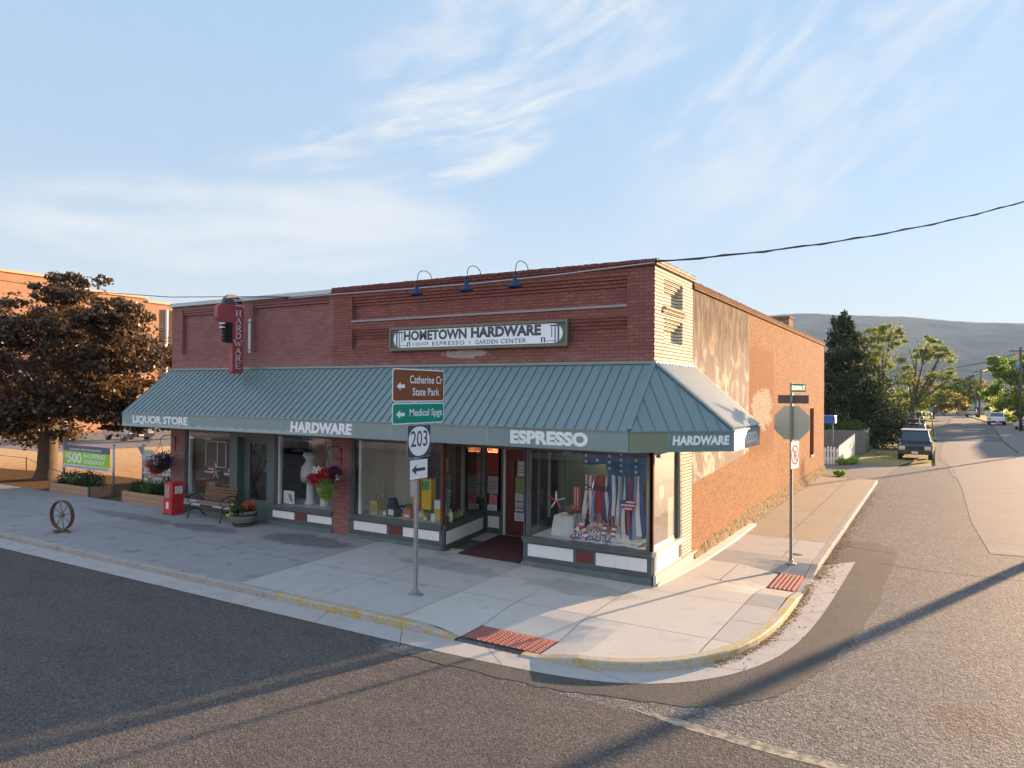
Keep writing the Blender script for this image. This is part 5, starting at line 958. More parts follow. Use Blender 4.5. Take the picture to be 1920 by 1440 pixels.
for i,(x,y,z,w,h,c,l) in enumerate(pl):
    b=MB(); b.box(0,w,0,.004,0,h); b.k=1
    for k in range(3): b.box(w*.15,w*(.85-.1*(k%2)),-.002,-.001,h*(.25+.2*k),h*(.29+.2*k))
    item('flyer',l,'flyer',b,[mat('flyer'+'abcdefghijk'[i],c,.8),M['intd']],(x,y,z),0,'papers taped around the shop door')
b=MB(); b.box(0,.28,0,.004,.0,.12); b.k=1; b.text('$600',.03,.26,.025,.10,-.003,.02); item('price_notice','black notice reading $600 low on the door','notice',b,[M['intd'],wh],(-4.64,2.448,.69))
for i,(y,z,w,h,c,l) in enumerate(((.55,1.55,.30,.28,(.16,.06,.05),'brown sheet'),(.55,1.20,.30,.30,(.36,.07,.09),'crimson sheet'),(.55,.92,.30,.26,(.40,.42,.42),'grey photocopied sheet'))): pass
# window four: patriotic display
tb=thing('display_table','low table with a white cloth at the left of the corner window','table',(-2.25,.72,.655)); b=MB(); b.prism([(-.30,0),(.34,0),(.24,.44),(-.22,.44)],-.22,.25); b.ball((0,.0,.42),.26,12,.16,.05); b.build('table_cloth',M['cloth'],tb)
b=MB(); b.ball((0,0,.11),.13,14,.8,.06); b.cyl((0,0,.2),(.01,0,.25),.02,.012,6); item('pumpkin','brown pumpkin ornament on the white covered table','pumpkin',b,mat('pumpkin_brown',(.13,.06,.035),.5),(-2.1,.6,1.12))
b=MB(); 
for k in range(5): a=PI/2+2*PI*k/5; b.k=k%2; b.bar((0,0,0),(.2*math.cos(a),0,.2*math.sin(a)),.05,.02)
item('pinwheel','red, white and blue pinwheel on the left table','ornament',b,[FM[1],FM[0]],(-2.42,.5,1.42))
b=MB(); 
for i in range(5): b.k=i%2; b.box(-.08+.032*i,-.08+.032*(i+1),0,.05,0,.5)
item('striped_ornament','red and cream striped stick ornament behind the pumpkin','ornament',b,[FM[0],mat('cloth_cream',(.52,.42,.28),.8)],(-2.05,.75,1.2))
b=MB(); b.cyl((0,0,0),(.32,.1,1.25),.022,n=8); item('leaning_tube','white tube leaning in the corner window','tube',b,M['lett'],(-2.1,1.1,.7))
bc_=thing('star_cloth','blue cloth with rows of white stars at the top of the corner window','cloth',(-1.75,.40,2.62)); b=MB(); n=24; vs=[]
for i in range(n+1):
    x=1.5*i/n; d=.34+(.20 if x>.6 else 0)+.02*math.sin(x*9)
    vs+=[(x,.05*math.sin(i*1.1),0),(x,.05*math.sin(i*1.1+.5),-d)]
b.add(vs,[(2*i,2*i+1,2*i+3,2*i+2) for i in range(n)]); b.build('cloth_body',mat('cloth_star_blue',(.035,.12,.27),.8),bc_)
def star(b,cx,cz,r,y): 
    b.poly([(cx+(r if k%2==0 else r*.42)*math.sin(PI*k/5),y,cz+(r if k%2==0 else r*.42)*math.cos(PI*k/5)) for k in range(10)])
b=MB()
for x,zz_ in [(.12,(-.05,-.15,-.28)),(.38,(-.06,-.24)),(.66,(-.14,-.27,-.40)),(.92,(-.10,-.21,-.32,-.44)),(1.25,(-.2,-.33,-.44))]:
    for q in zz_: star(b,x,q,.042,-.065)
b.build('stars',FM[1],bc_)
def ribbons(x0,x1,zt,zb,cols,lab,y=.55,seed=1):
    t=thing('ribbon_curtain',lab,'ribbons',((x0+x1)/2,y,zb)); rr=random.Random(seed); groups=[[],[],[],[]]; mats=[FM[0],FM[1],FM[2],mat('cloth_light_blue',(.20,.28,.42),.8)]; bs=[MB() for _ in range(4)]; x=x0; i=0; w=x1-x0
    xc=(x0+x1)/2
    while x<x1:
        k=cols[i%len(cols)]; wd=rr.uniform(.06,.10); L=zt-zb-rr.uniform(0,.12); ph=rr.random()*6; vs=[]
        for j in range(9):
            q=j/8; z=L+ (zt-zb-L) - L*q; sx=(x-xc)*(.92+.10*q)+.012*math.sin(ph+q*5); hw=wd/2*(.55+.5*q)
            vs+=[(sx-hw,.03*math.sin(ph+q*4),z),(sx+hw,.03*math.sin(ph+q*4+1.2)+.01,z)]
        bs[k].add(vs,[(2*j,2*j+1,2*j+3,2*j+2) for j in range(8)]); x+=wd*.82; i+=1
    for k,nm in enumerate(('red_ribbons','white_ribbons','blue_ribbons','pale_blue_ribbons')):
        if bs[k].v: bs[k].build(nm,mats[k],t)
ribbons(-1.78,-1.18,2.02,.95,[1,0,1,3,0,0,0,2],'left red and white ribbon curtain in the corner window',.62,2); ribbons(-1.18,-.36,2.10,.72,[2,1,2,1,3,1,2,0,2,3,1],'right blue and white ribbon curtain in the corner window',.55,5)
b=MB(); b.text('CHANGE',0,.60,0,.13,0,.03,.1); item('word_garland','dark scripted garland hung across the red ribbons','garland',b,M['black'],(-1.76,.50,1.70))
hf=thing('heart_flag','heart shaped stars and stripes flag hung before the right ribbons','flag',(-.72,.45,1.45)); b=MB()
def heart(v): return [(0,-.20*v)]+[(.17*v*math.sin(a)**3*1.0 if 0 else .17*v*(math.sin(a)**3),.014*v*(13*math.cos(a)-5*math.cos(2*a)-2*math.cos(3*a)-math.cos(4*a))*.85) for a in [2*PI*k/30 for k in range(1,30)]]
hp=[(.17*math.sin(a)**3,.0105*(13*math.cos(a)-5*math.cos(2*a)-2*math.cos(3*a)-math.cos(4*a))) for a in [2*PI*k/32 for k in range(32)]]; b.prism(hp,0,.01); b.build('heart',FM[0],hf)
b=MB()
for z in (.07,.0,-.07): b.box(-.13+abs(min(z,0))*.8 if z>0.05 else -.15+abs(min(z,0))*.9,.15-abs(min(z,0))*.9,-.004,-.001,z,z+.032)
b.build('white_stripes',FM[1],hf); b=MB(); b.box(-.16,-.03,-.007,-.005,.035,.115); b.build('blue_corner',FM[2],hf); b=MB(); b.cyl((0,0,-.18),(.02,0,-.62),.006,n=5); b.build('stick',M['ochre'],hf)
dc=MB(); n=30; vs=[]
for i in range(n+1):
    for j in range(13):
        x=-1.92+1.5*i/n; y=.16+.85*j/12; k=max(0,1-((x+1.42)/.52)**2); z=.668+k*.36*min(1,max(0,(y-.22)/.35))+.018*math.sin(x*17+y*5)+.014*math.sin(y*23); vs.append((x,y,z))
dc.smooth=True; dc.add(vs,[(i*13+j,(i+1)*13+j,(i+1)*13+j+1,i*13+j+1) for i in range(n) for j in range(12)]); item('draped_cloth','white cloth draped low under the striped letters','cloth',dc,M['cloth'])
def usa(ch,x,w,lab):
    t=thing('display_letter',lab,'letter',(x,.24,.69),0); t.rotation_euler=(R(-22),0,0)
    b=MB()
    def seg(p,q,k0):
        n=6
        for i in range(n): b.k=(i+k0)%2; a=Vector((p[0]+(q[0]-p[0])*i/n,0,p[1]+(q[1]-p[1])*i/n)); c=Vector((p[0]+(q[0]-p[0])*(i+1)/n,0,p[1]+(q[1]-p[1])*(i+1)/n)); b.bar(a,c,.085,.05,up=(0,1,0)) 
    if ch=='A': seg((0,0),(.20,.34),0);seg((.20,.34),(.38,0),1);seg((.1,.1),(.28,.1),0)
    if ch=='S': [seg(a,c,i) for i,(a,c) in enumerate(zip([(.0,.06),(.1,0),(.22,.04),(.22,.14),(.04,.22),(.04,.32),(.16,.36)],[(.1,0),(.22,.04),(.22,.14),(.04,.22),(.04,.32),(.16,.36),(.26,.32)]))]
    if ch=='U': seg((.03,.36),(.03,.06),0);seg((.03,.06),(.13,0),1);seg((.13,0),(.24,.06),0);seg((.24,.06),(.24,.36),1)
    b.build('striped_body',[FM[0],FM[1]],t); q=MB(); 
    for k in range(3): star(q,.06+.08*k,.05+.02*(k%2),.035,-.032)
    if ch=='A': star(q,.2,.32,.04,-.032); star(q,.14,.24,.035,-.032)
    q.build('stars',FM[1],t); q=MB(); q.box(.02,.24,-.029,-.0255,.0,.10); q.build('blue_band',FM[2],t)
usa('A',-1.92,.4,'striped cloth letter A lying at the left of the drape'); usa('S',-1.52,.3,'striped cloth letter S in the middle of the drape'); usa('U',-1.22,.3,'striped cloth letter U at the right of the drape')
for x,z,l,s in ((-1.86,1.14,'left tinsel tuft of silver and blue',3),(-1.42,1.18,'middle tinsel tuft of red and silver',4),(-1.08,1.16,'right tinsel tuft of pink and silver',6)):
    rr=random.Random(s); t=thing('tinsel_tuft',l+' behind the drape','ornament',(x,.5,z-.3))
    for k,m_ in enumerate((FM[1],FM[2] if s==3 else FM[0])):
        b=MB()
        for i in range(26): a=rr.random()*6.28; r=rr.uniform(.03,.16); b.tube([(0,0,.2),(r*.5*math.cos(a),r*.5*math.sin(a),.34),(r*math.cos(a),r*math.sin(a),.22-.3*rr.random())],.005,3,False)
        b.build(('silver_strands','coloured_strands')[k],m_,t)
b=MB(); b.prism(rrect(0,.26,0,.28,.06),0,.01,'x'); o=item('window_sticker','cream rounded sheet taped inside the side window','sheet',b,mat('cream_sheet',(.62,.50,.28),.8),(-.075,.55,1.62))
b=MB(); b.box(0,.006,0,.42,0,.86); b.k=1; b.box(.006,.008,0,.42,.66,.86); item('side_poster','pale poster with a yellow green head in the side window','poster',b,[mat('cream_paper',(.60,.54,.40),.8),mat('poster_lime',(.40,.42,.14),.8)],(-.08,1.12,.72))
#PART4 ------------------------------------------------------------ trees
def trunk(b,pts,rs,n=10): b.tube(pts,rs,n)
M['maple']=leafmat('maple_leaf',(.052,.024,.022),(.082,.058,.028),(.20,.12,.055),.40,.34,.4)
mp=thing('maple_tree','large purple leaved maple with thick trunk left of the shop','tree',(-27.2,2.2,0))
b=MB(); trunk(b,[(0,0,-.1),(0,0,.12),(0,.0,.5),(.03,0,1.4),(.0,.05,2.4)],[.75,.52,.40,.36,.38],14); random.seed(21)
for k in range(9):
    a=k*2.4; L=2.8+random.random()*2.2; dx,dy=math.cos(a),math.sin(a); b.tube([(0,0,2.0+.1*k),(dx*.5,dy*.5,2.7+.15*k),(dx*L*.5,dy*L*.45,3.6+.25*k),(dx*L,dy*L*.85,4.1+.4*k)],[.20,.16,.10,.04],7)
b.build('trunk',M['bark'],mp)
cl=[(0,0,4.6,4.6,3.4,2.3,9.0),(-5.5,0,4.6,3.0,2.6,2.4,5.0),(2.6,0,4.6,2.8,2.4,1.9,4.0),(0,-1.5,3.0,5.2,2.4,1.0,4.0),(-5,-1.2,3.0,3.0,2.2,.9,2.5)]
for x,y,z,r in [(-6.2,-.6,6.3,2.0),(-4.6,-1.5,7.0,1.5),(-7.6,0,5.0,2.4),(-5.5,-2,3.6,2.0),(-3.0,-2.6,4.6,1.6),(-2.4,-2.4,6.2,1.2),(-1.6,-2.0,7.0,1.0),(.2,-1.0,6.9,1.2),(1.7,-.4,7.6,.95),(2.3,.2,7.7,.9),(3.0,-.8,6.9,1.2),(4.3,-.2,6.6,1.2),(5.2,0,6.2,1.1),(6.0,0,5.3,1.1),(5.8,-.6,4.4,1.0),(5.2,-.8,3.5,1.0),(3.4,-1.8,5.4,1.5),(1.2,-3.0,5.6,1.4),(-.6,-3.4,5.0,1.5),(.6,-3.6,3.6,1.5),(2.8,-2.8,3.6,1.4),(4.2,-1.8,4.0,1.2),(-2,-3.6,3.2,1.5),(-1.5,2.4,6,1.9),(2,2.6,5.4,2),(4.4,1.6,4.9,1.5),(-4.5,2,5,2.3),(-4,-2.5,2.7,1.2),(0,-2.6,2.5,1.3),(3.2,-1.8,2.6,1.1),(-6.5,-1.2,2.7,1.5),(5,.6,2.7,1.0),(6.4,.8,2.9,.9)]:
    cl.append((x,y,z,r,r*.95,r*.72,r*r*.9))
for k in range(60):
    a=random.random()*6.28; q=random.choice(cl[1:]); cl.append((q[0]+q[3]*math.cos(a)*.95,q[1]-abs(q[4]*.5*math.sin(a)),q[2]+q[5]*random.uniform(-.6,.9),.55,.55,.34,.5))
leaves('crown',split_cl(cl,8,.33,9),125000,.075,M['maple'],mp,flat=.5,shell=.6,aspect=.8)
# other trees
def conifer(x,y,h,r,lab,m,n=30000,seed=5,lean=0,tops=1):
    t=thing('spruce_tree',lab,'tree',(x,y,0)); b=MB(); b.tube([(0,0,0),(0,0,h*.5),(lean,0,h)],[.24,.14,.02],8); b.build('trunk',M['bark'],t); rr=np.random.default_rng(seed); cl=[]
    for i in range(190):
        q=rr.random()**.75; z=h*(.98-.93*q); rad=r*(q**.78)*(.72+.5*rr.random()); a=rr.random()*6.28; f=.45+.5*rr.random(); cl.append((rad*math.cos(a)*f+lean*(z/h),rad*math.sin(a)*f,z-.10*rad,max(.22,rad*.50),max(.22,rad*.50),.30+.10*rad,max(.12,rad)))
    if tops>1:
        for i in range(30): q=rr.random(); z=h*(.94-.45*q); cl.append((-1.45+.5*(rr.random()-.5),.2,z,.2+.6*q,.2+.6*q,.3,.4))
    leaves('crown',cl,n,.13,m,t,flat=.1,aspect=.5,shell=.1,droop=.5); return t
M['spruce']=leafmat('spruce_needles',(.022,.040,.024),(.045,.065,.030),(.13,.11,.06),.75,.12,.08); 
conifer(-.9,47.6,10.5,4.2,'dark spruce tree with pointed top behind the grey fence','x' and M['spruce'],34000,5,-.6,2)
def broad(kind,x,y,trk,cl,n,size,m,lab,group=None,limbs=7,h0=2.,r0=.35,sp=None,aspect=.6,droop=0,shell=.4):
    t=thing(kind,lab,'tree',(x,y,0),0,group); b=MB(); b.tube([(0,0,-.1),(0,0,h0),(.1,0,h0*1.6)],[r0,r0*.8,r0*.6],8); rr=random.Random(int(abs(x*13+y)))
    for c in (sp or cl)[:limbs]:
        b.tube([(0,0,h0*.8),(c[0]*.35,c[1]*.35,h0+(c[2]-h0)*.4),(c[0]*.8,c[1]*.8,c[2]),(c[0]*1.05+rr.uniform(-.3,.3),c[1],c[2]+c[5]*.8)],[r0*.55,r0*.38,r0*.2,.03],6)
        for k in range(3): b.tube([(c[0]*.6,c[1]*.6,h0+(c[2]-h0)*.7),(c[0]+rr.uniform(-1,1)*c[3],c[1]+rr.uniform(-1,1)*c[4]*.6,c[2]+c[5]*rr.uniform(.1,.8))],[r0*.16,.02],5)
    b.build('trunk',M['bark'],t); leaves('crown',split_cl(cl,14,.28,int(abs(x*7+y))),int(n*.8),size,m,t,aspect=aspect,droop=droop,shell=shell); return t
M['willow']=leafmat('willow_leaf',(.15,.19,.045),(.22,.26,.06),(.32,.34,.10),.6,.4); M['poplar']=leafmat('bright_leaf',(.10,.16,.02),(.17,.25,.03),(.26,.33,.05),.55,.4); M['olivel']=leafmat('olive_leaf',(.055,.08,.02),(.10,.13,.03),(.17,.18,.05),.6,.35); M['tanl']=leafmat('tan_leaf',(.17,.15,.05),(.24,.20,.07),(.32,.26,.10),.65,.4)
broad('willow_tree',-1.8,92,0,[(-3.6,0,9.3,1.9,1.6,1.6,1),(-2.0,0,10.9,1.6,1.4,1.6,1),(-.2,.5,11.8,1.7,1.4,1.5,1),(1.6,0,12.0,1.6,1.5,1.5,1.1),(.6,-1,8.8,2.2,1.8,2.0,1.2),(-2.6,-1,6.4,2.6,2,2.2,1.4),(1.4,.5,5.2,2.6,2,2.3,1.3),(-4.6,0,6.0,1.8,1.8,2.0,.8)],24000,.13,M['willow'],'tall fine leaved willow rising behind the spruce, left of its twin',limbs=8,h0=3.2,r0=.4,aspect=.42,droop=.6,shell=.0)
broad('willow_tree',1.9,95,0,[(2.0,0,10.2,1.8,1.5,1.4,1.2),(3.8,0,8.9,1.5,1.4,1.1,.8),(.6,0,9.0,1.3,1.2,1.3,.6),(3.3,.3,6.3,1.9,1.5,1.1,.8),(4.4,0,5.4,1.6,1.5,1.2,.7),(-.6,0,6.6,1.5,1.4,1.6,.8),(1.0,0,3.6,2.2,1.6,1.5,1.0)],15000,.13,M['willow'],'leaning fine leaved willow whose limbs reach over the street',limbs=6,h0=2.6,r0=.38,aspect=.42,droop=.6,shell=.0)
broad('street_tree',4.0,126,0,[(0,0,3.6,3.2,3,2.2,1),(2.2,0,2.8,2.6,2.2,1.8,1),(-1,0,5.6,2,2,1.6,.7)],5200,.22,M['tanl'],'tan flowering tree at the left edge of the far street',h0=1.2)
broad('street_tree',.6,104,0,[(0,0,2.8,2.4,2,1.9,1),(1.6,0,1.8,1.6,1.4,1.3,1)],4200,.18,M['poplar'],'bright lime tree behind the parked grey SUV',h0=1.)
broad('street_tree',-1.4,84,0,[(0,0,1.8,1.6,1.6,1.5,1),(1.2,0,1.5,1.2,1.2,1.2,.8)],4200,.13,M['dgreen'],'dark round tree left of the tall utility pole',h0=.8)
for x,y,s,m_,l in ((8.6,182,1.0,'poplar','nearest bright tree at the right of the far street'),(10.8,176,1.15,'olivel','dark green tree above the red shed'),(6.4,214,.9,'poplar','small bright tree where the street ends'),(13.2,188,1.1,'tanl','tan tree behind the leaning pole')):
    broad('street_tree',x,y,0,[(0,0,3.6*s,2.2*s,2*s,2.8*s,1.2),(-1.2*s,0,2.2*s,1.7*s,1.5*s,1.8*s,1),(1.3*s,0,2.4*s,1.6*s,1.5*s,1.9*s,1),(.2,0,6.0*s,1.3*s,1.2*s,1.2*s,.6)],3600,.24,M[m_],l,'trees lining the far end of the side street',h0=1.5,r0=.25)
broad('park_tree',16.6,118,0,[(-2.6,0,8.2,2.4,2.4,1.9,1),(0,-1,8.8,2.4,2.4,1.6,1),(-2.8,-1,4.8,2.8,2.6,2.9,1.4),(.4,-2,5.2,3.2,2.6,3.4,1.8),(3.2,0,6.4,3,2.6,3,1.3),(-4.0,0,2.2,2.1,2,1.9,.8),(1,-2,2.2,3.6,2.6,2.1,1.2)],17000,.24,M['poplar'],'big light green tree behind the white pickup at right',limbs=6,h0=2.,r0=.5)
broad('park_tree',18.4,106,0,[(0,0,6.6,1.6,1.6,2.0,1),(0,0,3.8,2.4,2.2,2.8,1.6),(0,0,1.8,2.8,2.2,1.9,1.2)],9000,.2,M['olivel'],'darker conical tree in front of the big light green tree',limbs=3,h0=1.5,r0=.4)
broad('park_tree',23.5,112,0,[(0,0,7.4,2.6,2.4,2.2,1),(-.5,0,4.4,3.6,3,3.0,1.4),(0,0,2.2,3.6,3,2.1,1.2)],9000,.26,M['poplar'],'light green tree at the right picture edge',limbs=3,h0=1.5,r0=.4)
bush(-2.6,43.6,0,[(0,0,1.0,1.2,.9,.95,1),(1.9,0,1.05,1.25,.9,.95,1.1)],6500,.075,M['lgreen'],'clipped round green hedge bushes above the grey board fence')
bush(1.5,28.3+10,-.1,[(-1.3,-7.9,.18,.35,.3,.16,.5),(-.9,-6.8,.15,.3,.8,.16,1)],1600,.05,M['lime'],'low yellow green weeds at the foot of the white pickets','weeds')
bush(.75,24.2,-.1,[(0,0,.14,.28,.4,.14,1)],420,.05,M['lime'],'small weed tuft at the back corner of the shop','weeds')
bush(.2,58,-.1,[(0,0,.25,1.1,.9,.28,1),(-1.4,0,.2,1,.7,.22,.6)],3600,.07,M['lime'],'bright yellow green ground shrubs across the cross road','weeds')
bush(3.6,70,-.1,[(0,0,.5,.6,.5,.45,1)],1500,.06,M['tanl'],'small brownish shrub at the base of the thin black post','bush')
# far treeline and town edge
rr=np.random.default_rng(3); cl=[]
for i in range(150):
    a=rr.uniform(R(-66),R(14)); d=rr.uniform(300,420); h=rr.uniform(1.5,4.2); cl.append((4.8+d*math.sin(a),-13.6+d*math.cos(a),h*.6,rr.uniform(4,10),6,h,1.))
leaves('distant_treeline',cl,26000,.9,M['olivel'],None,shell=.4)['kind']='stuff'
# ------------------------------------------------------------------ hills
def hill(name,d0,az0,az1,prof,base,m,n=160,rows=26,seed=2):
    rr=np.random.default_rng(seed); from mathutils import noise as nz_; vs=[]
    for i in range(n+1):
        az=az0+(az1-az0)*i/n; h=np.interp(az,[p[0] for p in prof],[p[1] for p in prof]); h=3.8+d0*math.tan(R(h))
        for j in range(rows+1):
            k=j/rows; d=d0*(.52+.48*k); v=nz_.noise((az*.35,k*3,seed)); v2=nz_.noise((az*1.6,k*9,seed+3)); z=base+(h-base)*(k**1.25)+ (v*.10+v2*.03)*h*math.sin(PI*k)+ (k==1)*abs(nz_.noise((az*9,1,seed)))*d0*.0016
            vs.append((4.8+d*math.sin(R(az)),-13.6+d*math.cos(R(az)),z))
        vs.append((4.8+d0*1.4*math.sin(R(az)),-13.6+d0*1.4*math.cos(R(az)),base))
    w=rows+2; b=MB(); b.smooth=True; b.add(vs,[(i*w+j,(i+1)*w+j,(i+1)*w+j+1,i*w+j+1) for i in range(n) for j in range(w-1)]); o=b.build(name,m); o['kind']='structure'; return o
m,t=newmat('hill_cover'); p=t.pos(); n1=t.noise(p,.004,6,.6); n2=t.noise(p,.03,4,.6); c=t.mix(t.ss(n1,.42,.60),(.035,.055,.030),(.13,.12,.07)); c=t.mix(1.,c,t.mix(n2,(.7,)*3,(1.3,)*3),'MULTIPLY'); finish(t,c,1.,0,None,.0); M['hill']=m
hill('hill',3200,-75,22,[(-75,3.6),(-50,5.0),(-30,5.4),(-11.5,5.9),(-8.7,6.02),(-6,5.8),(-1.9,5.5),(1.5,5.0),(4.8,4.75),(10,4.4),(22,3.4)],-6,M['hill'])
# ------------------------------------------------------------------ far left brick building
lb=thing('far_brick_building','tall sunlit orange brick building behind the purple tree','building',(-60,0,0)); X0=0
b=MB()
def prof(ys,zs_): 
    for (a,c),z in zip(zip(ys,ys[1:]),zs_): b.box(-14,0,a,c,-.2,z); 
prof([6.0,19.2,27.0,90],[13.2,12.42,12.08])
b.build('wall',M['lbrick'],lb)
b=MB()
for (a,c),z in zip(((5.95,19.25),(19.26,27.05),(27.06,90)),(13.2,12.42,12.08)): b.box(-14.1,.15,a,c,z+.002,z+.22)
b.build('coping',mat('coping_tan',(.50,.36,.24),.8),lb)
b=MB(); b.cyl((.12,29.0,0),(.12,29.0,11.6),.14,n=8); b.cyl((.12,29.8,0),(.12,29.8,11.6),.10,n=8); b.build('downpipe',mat('pipe_white',(.6,.6,.58),.5),lb)
b=MB(); b.lathe([(1.1,0),(1.14,.4),(.95,1.0),(.55,1.5),(0,1.66)],(-1.6,21.2,12.2),16); b.build('roof_vent',mat('vent_metal',(.55,.53,.48),.4,.3),lb)
b=MB()
for i in range(10): a=2*PI*i/10; b.bar((-1.6+1.16*math.cos(a),21.2+1.16*math.sin(a),12.4),(-1.6+.72*math.cos(a),21.2+.72*math.sin(a),13.6),.08,.08)
b.build('vent_rib',M['intd'],lb)
b=MB()
for y in (34,44,58,70): b.box(-.02,.05,y,y+2.0,5.0,8.2)
b.build('window',M['glass'] if 0 else mat('dark_pane',(.05,.06,.07),.2),lb)
# lot: low wire barrier, street furniture
b=MB()
for x in (-44,-38,-31.5): b.cyl((x,3.4,0),(x,3.4,.62),.03,n=6)
b.tube(catenary((-50,3.4,.60),(-31.5,3.4,.58),.05)+catenary((-31.5,3.4,.58),(-23.2,.9,.62),.05),.012,5); tag(b.build('chain_barrier',M['rust']),'low rusty chain barrier around the lot behind the purple tree','barrier')
# ------------------------------------------------------------------ vehicles
tyre=mat('tyre',(.02,.02,.02),.85); rimm=mat('wheel_rim',(.35,.35,.36),.35,.6); wglass=mat('car_glass',(.025,.035,.045),.08,.0,spec=.8); plast=mat('bumper_plastic',(.035,.035,.038),.6)
hl=mat('headlight_lens',(.55,.50,.42),.15,spec=.8); tl=mat('taillight_lens',(.30,.02,.02),.2); amb=mat('amber_lens',(.60,.28,.08),.2)
def car(lab,kind,body,loc,rz,L=4.7,Wd=1.86,H=1.75,kindname='parked_car',cat='car',group='vehicles parked along the side street',roof=None):
    t=thing(kindname,lab,cat,loc,rz,group); w=Wd/2
    hood=.98 if kind!='sedan' else .86; cb=.52
    if kind=='suv': low=[(0,.42),(.02,.78),(.10,hood-.04),(1.25,hood+.08),(L-.1,hood+.10),(L,.75),(L,.42)]; cab=[(1.2,hood+.05),(1.85,H-.06),(2.2,H),(L-.35,H-.02),(L-.06,hood+.08)]
    elif kind=='pickup': low=[(0,.42),(.02,.78),(.10,hood-.02),(1.35,hood+.08),(L,hood+.06),(L,.5)]; cab=[(1.3,hood+.05),(1.95,H-.04),(2.2,H),(3.0,H-.02),(3.25,hood+.06)]
    else: low=[(0,.34),(.02,.62),(.15,hood-.10),(1.2,hood),(L-.6,hood+.04),(L-.05,hood-.02),(L,.6),(L,.36)]; cab=[(1.15,hood-.02),(1.95,H-.05),(2.4,H),(3.2,H-.02),(L-.5,hood+.02)]
    b=MB(); b.smooth=False
    cyc=(sum(p[0] for p in low)/len(low),.7)
    sh=[(cyc[0]+(p[0]-cyc[0])*.975,cyc[1]+(p[1]-cyc[1])*.90) for p in low]
    n=len(low); X=[-w,-w+.09,w-.09,w]; V=[]
    for x,P in zip(X,(sh,low,low,sh)): V+=[(x,p[0],p[1]) for p in P]
    F=[(k*n+i,k*n+(i+1)%n,(k+1)*n+(i+1)%n,(k+1)*n+i) for k in range(3) for i in range(n)]+[tuple(range(n))[::-1],tuple(3*n+i for i in range(n))]
    b.add(V,F)
    m_=len(cab); tp=.80; V=[(s*(w-.07 if p[1]<hood+.15 else (w-.07)*tp),p[0],p[1]) for s in (-1,1) for p in cab]; b.add(V,[tuple(range(m_))[::-1],tuple(range(m_,2*m_))]+[(i,(i+1)%m_,m_+(i+1)%m_,m_+i) for i in range(m_)])
    if kind=='pickup': b.box(-w+.08,w-.08,3.4,L-.08,.7,hood+.062)
    bo=b.build('body',body,t,bevel=.025)
    def win(name,quads):
        q=MB()
        for z in quads: q.poly(z)
        return q.build(name,wglass,t)
    def lerp2(p,q,s): return (p[0]+(q[0]-p[0])*s,p[1]+(q[1]-p[1])*s)
    a,c=lerp2(cab[0],cab[1],.12),lerp2(cab[0],cab[1],.92); k=.012
    wx=lambda z:(w-.07)*(1-(1-tp)*max(0,min(1,(z-hood-.1)/(H-hood-.15))))
    win('windshield',[[(-wx(a[1])+.07,a[0]-k,a[1]+k),(wx(a[1])-.07,a[0]-k,a[1]+k),(wx(c[1])-.07,c[0]-k,c[1]+k),(-wx(c[1])+.07,c[0]-k,c[1]+k)]])
    a,c=lerp2(cab[-1],cab[-2],.15),lerp2(cab[-1],cab[-2],.88); win('rear_window',[[(-wx(a[1])+.1,a[0]+k,a[1]+k),(wx(a[1])-.1,a[0]+k,a[1]+k),(wx(c[1])-.1,c[0]+k,c[1]+k),(-wx(c[1])+.1,c[0]+k,c[1]+k)]])
    for s in (-1,1):
        za,zb=hood+.14,H-.12; ya,yb=cab[0][0]+.30,cab[-1][0]-.12; yc,yd=cab[1][0]+.10,cab[-2][0]-.02; ym=(ya+yb)/2
        for p,q,p2,q2 in ((ya,ym-.04,yc,ym-.04),(ym+.04,yb,ym+.04,yd)): win('side_window',[[(s*(wx(za)+.012),p,za),(s*(wx(za)+.012),q,za),(s*(wx(zb)+.012),q2,zb),(s*(wx(zb)+.012),p2,zb)]])
    R_=.37 if kind!='sedan' else .32
    for y in (.88,L-.95):
        for s in (-1,1):
            q=MB(); q.cyl((s*(w-.24),y,R_),(s*(w-.005),y,R_),R_,n=20); o=q.build('wheel',tyre,t); q=MB(); q.cyl((s*(w-.05),y,R_),(s*(w+.006),y,R_),R_*.6,n=14); q.build('rim',rimm,o)
    for s in (-1,1):
        q=MB(); q.box(s*(w-.42),s*(w-.08),-.02,.10,.70 if kind!='sedan' else .58,.87 if kind!='sedan' else .70); q.build('headlight',hl,t); q=MB(); q.box(s*(w-.40),s*(w-.08),-.025,.08,.63 if kind!='sedan' else .53,.69 if kind!='sedan' else .57); q.build('indicator',amb,t)
        q=MB(); q.box(s*(w-.22),s*(w-.04),L-.06,L+.015,.78,1.0 if kind!='sedan' else .9); q.build('taillight',tl,t)
        q=MB(); q.box(s*(w+.02),s*(w+.19),cab[0][0]+.32,cab[0][0]+.42,hood+.12,hood+.28); q.bar((s*(w-.06),cab[0][0]+.36,hood+.15),(s*(w+.05),cab[0][0]+.38,hood+.18),.04); q.build('mirror',plast,t)
    q=MB(); q.box(-w+.02,w-.02,-.10,.12,.38,.62); q.box(-w+.04,w-.04,L-.10,L+.08,.42,.62); q.build('bumper',plast,t,bevel=.03)
    q=MB(); q.box(-w+.44,w-.44,-.015,.06,.66,.86); 
    for i in range(4): q.box(-w+.44,w-.44,-.03,-.015,.68+.05*i,.695+.05*i)
    q.build('grille',plast,t); q=MB(); q.box(-.17,.17,-.125,-.115,.44,.56); q.build('license_plate',M['paper'],t); q=MB(); q.box(-.17,.17,L+.085,L+.09,.5,.62); q.build('license_plate',M['paper'],t)
    return t
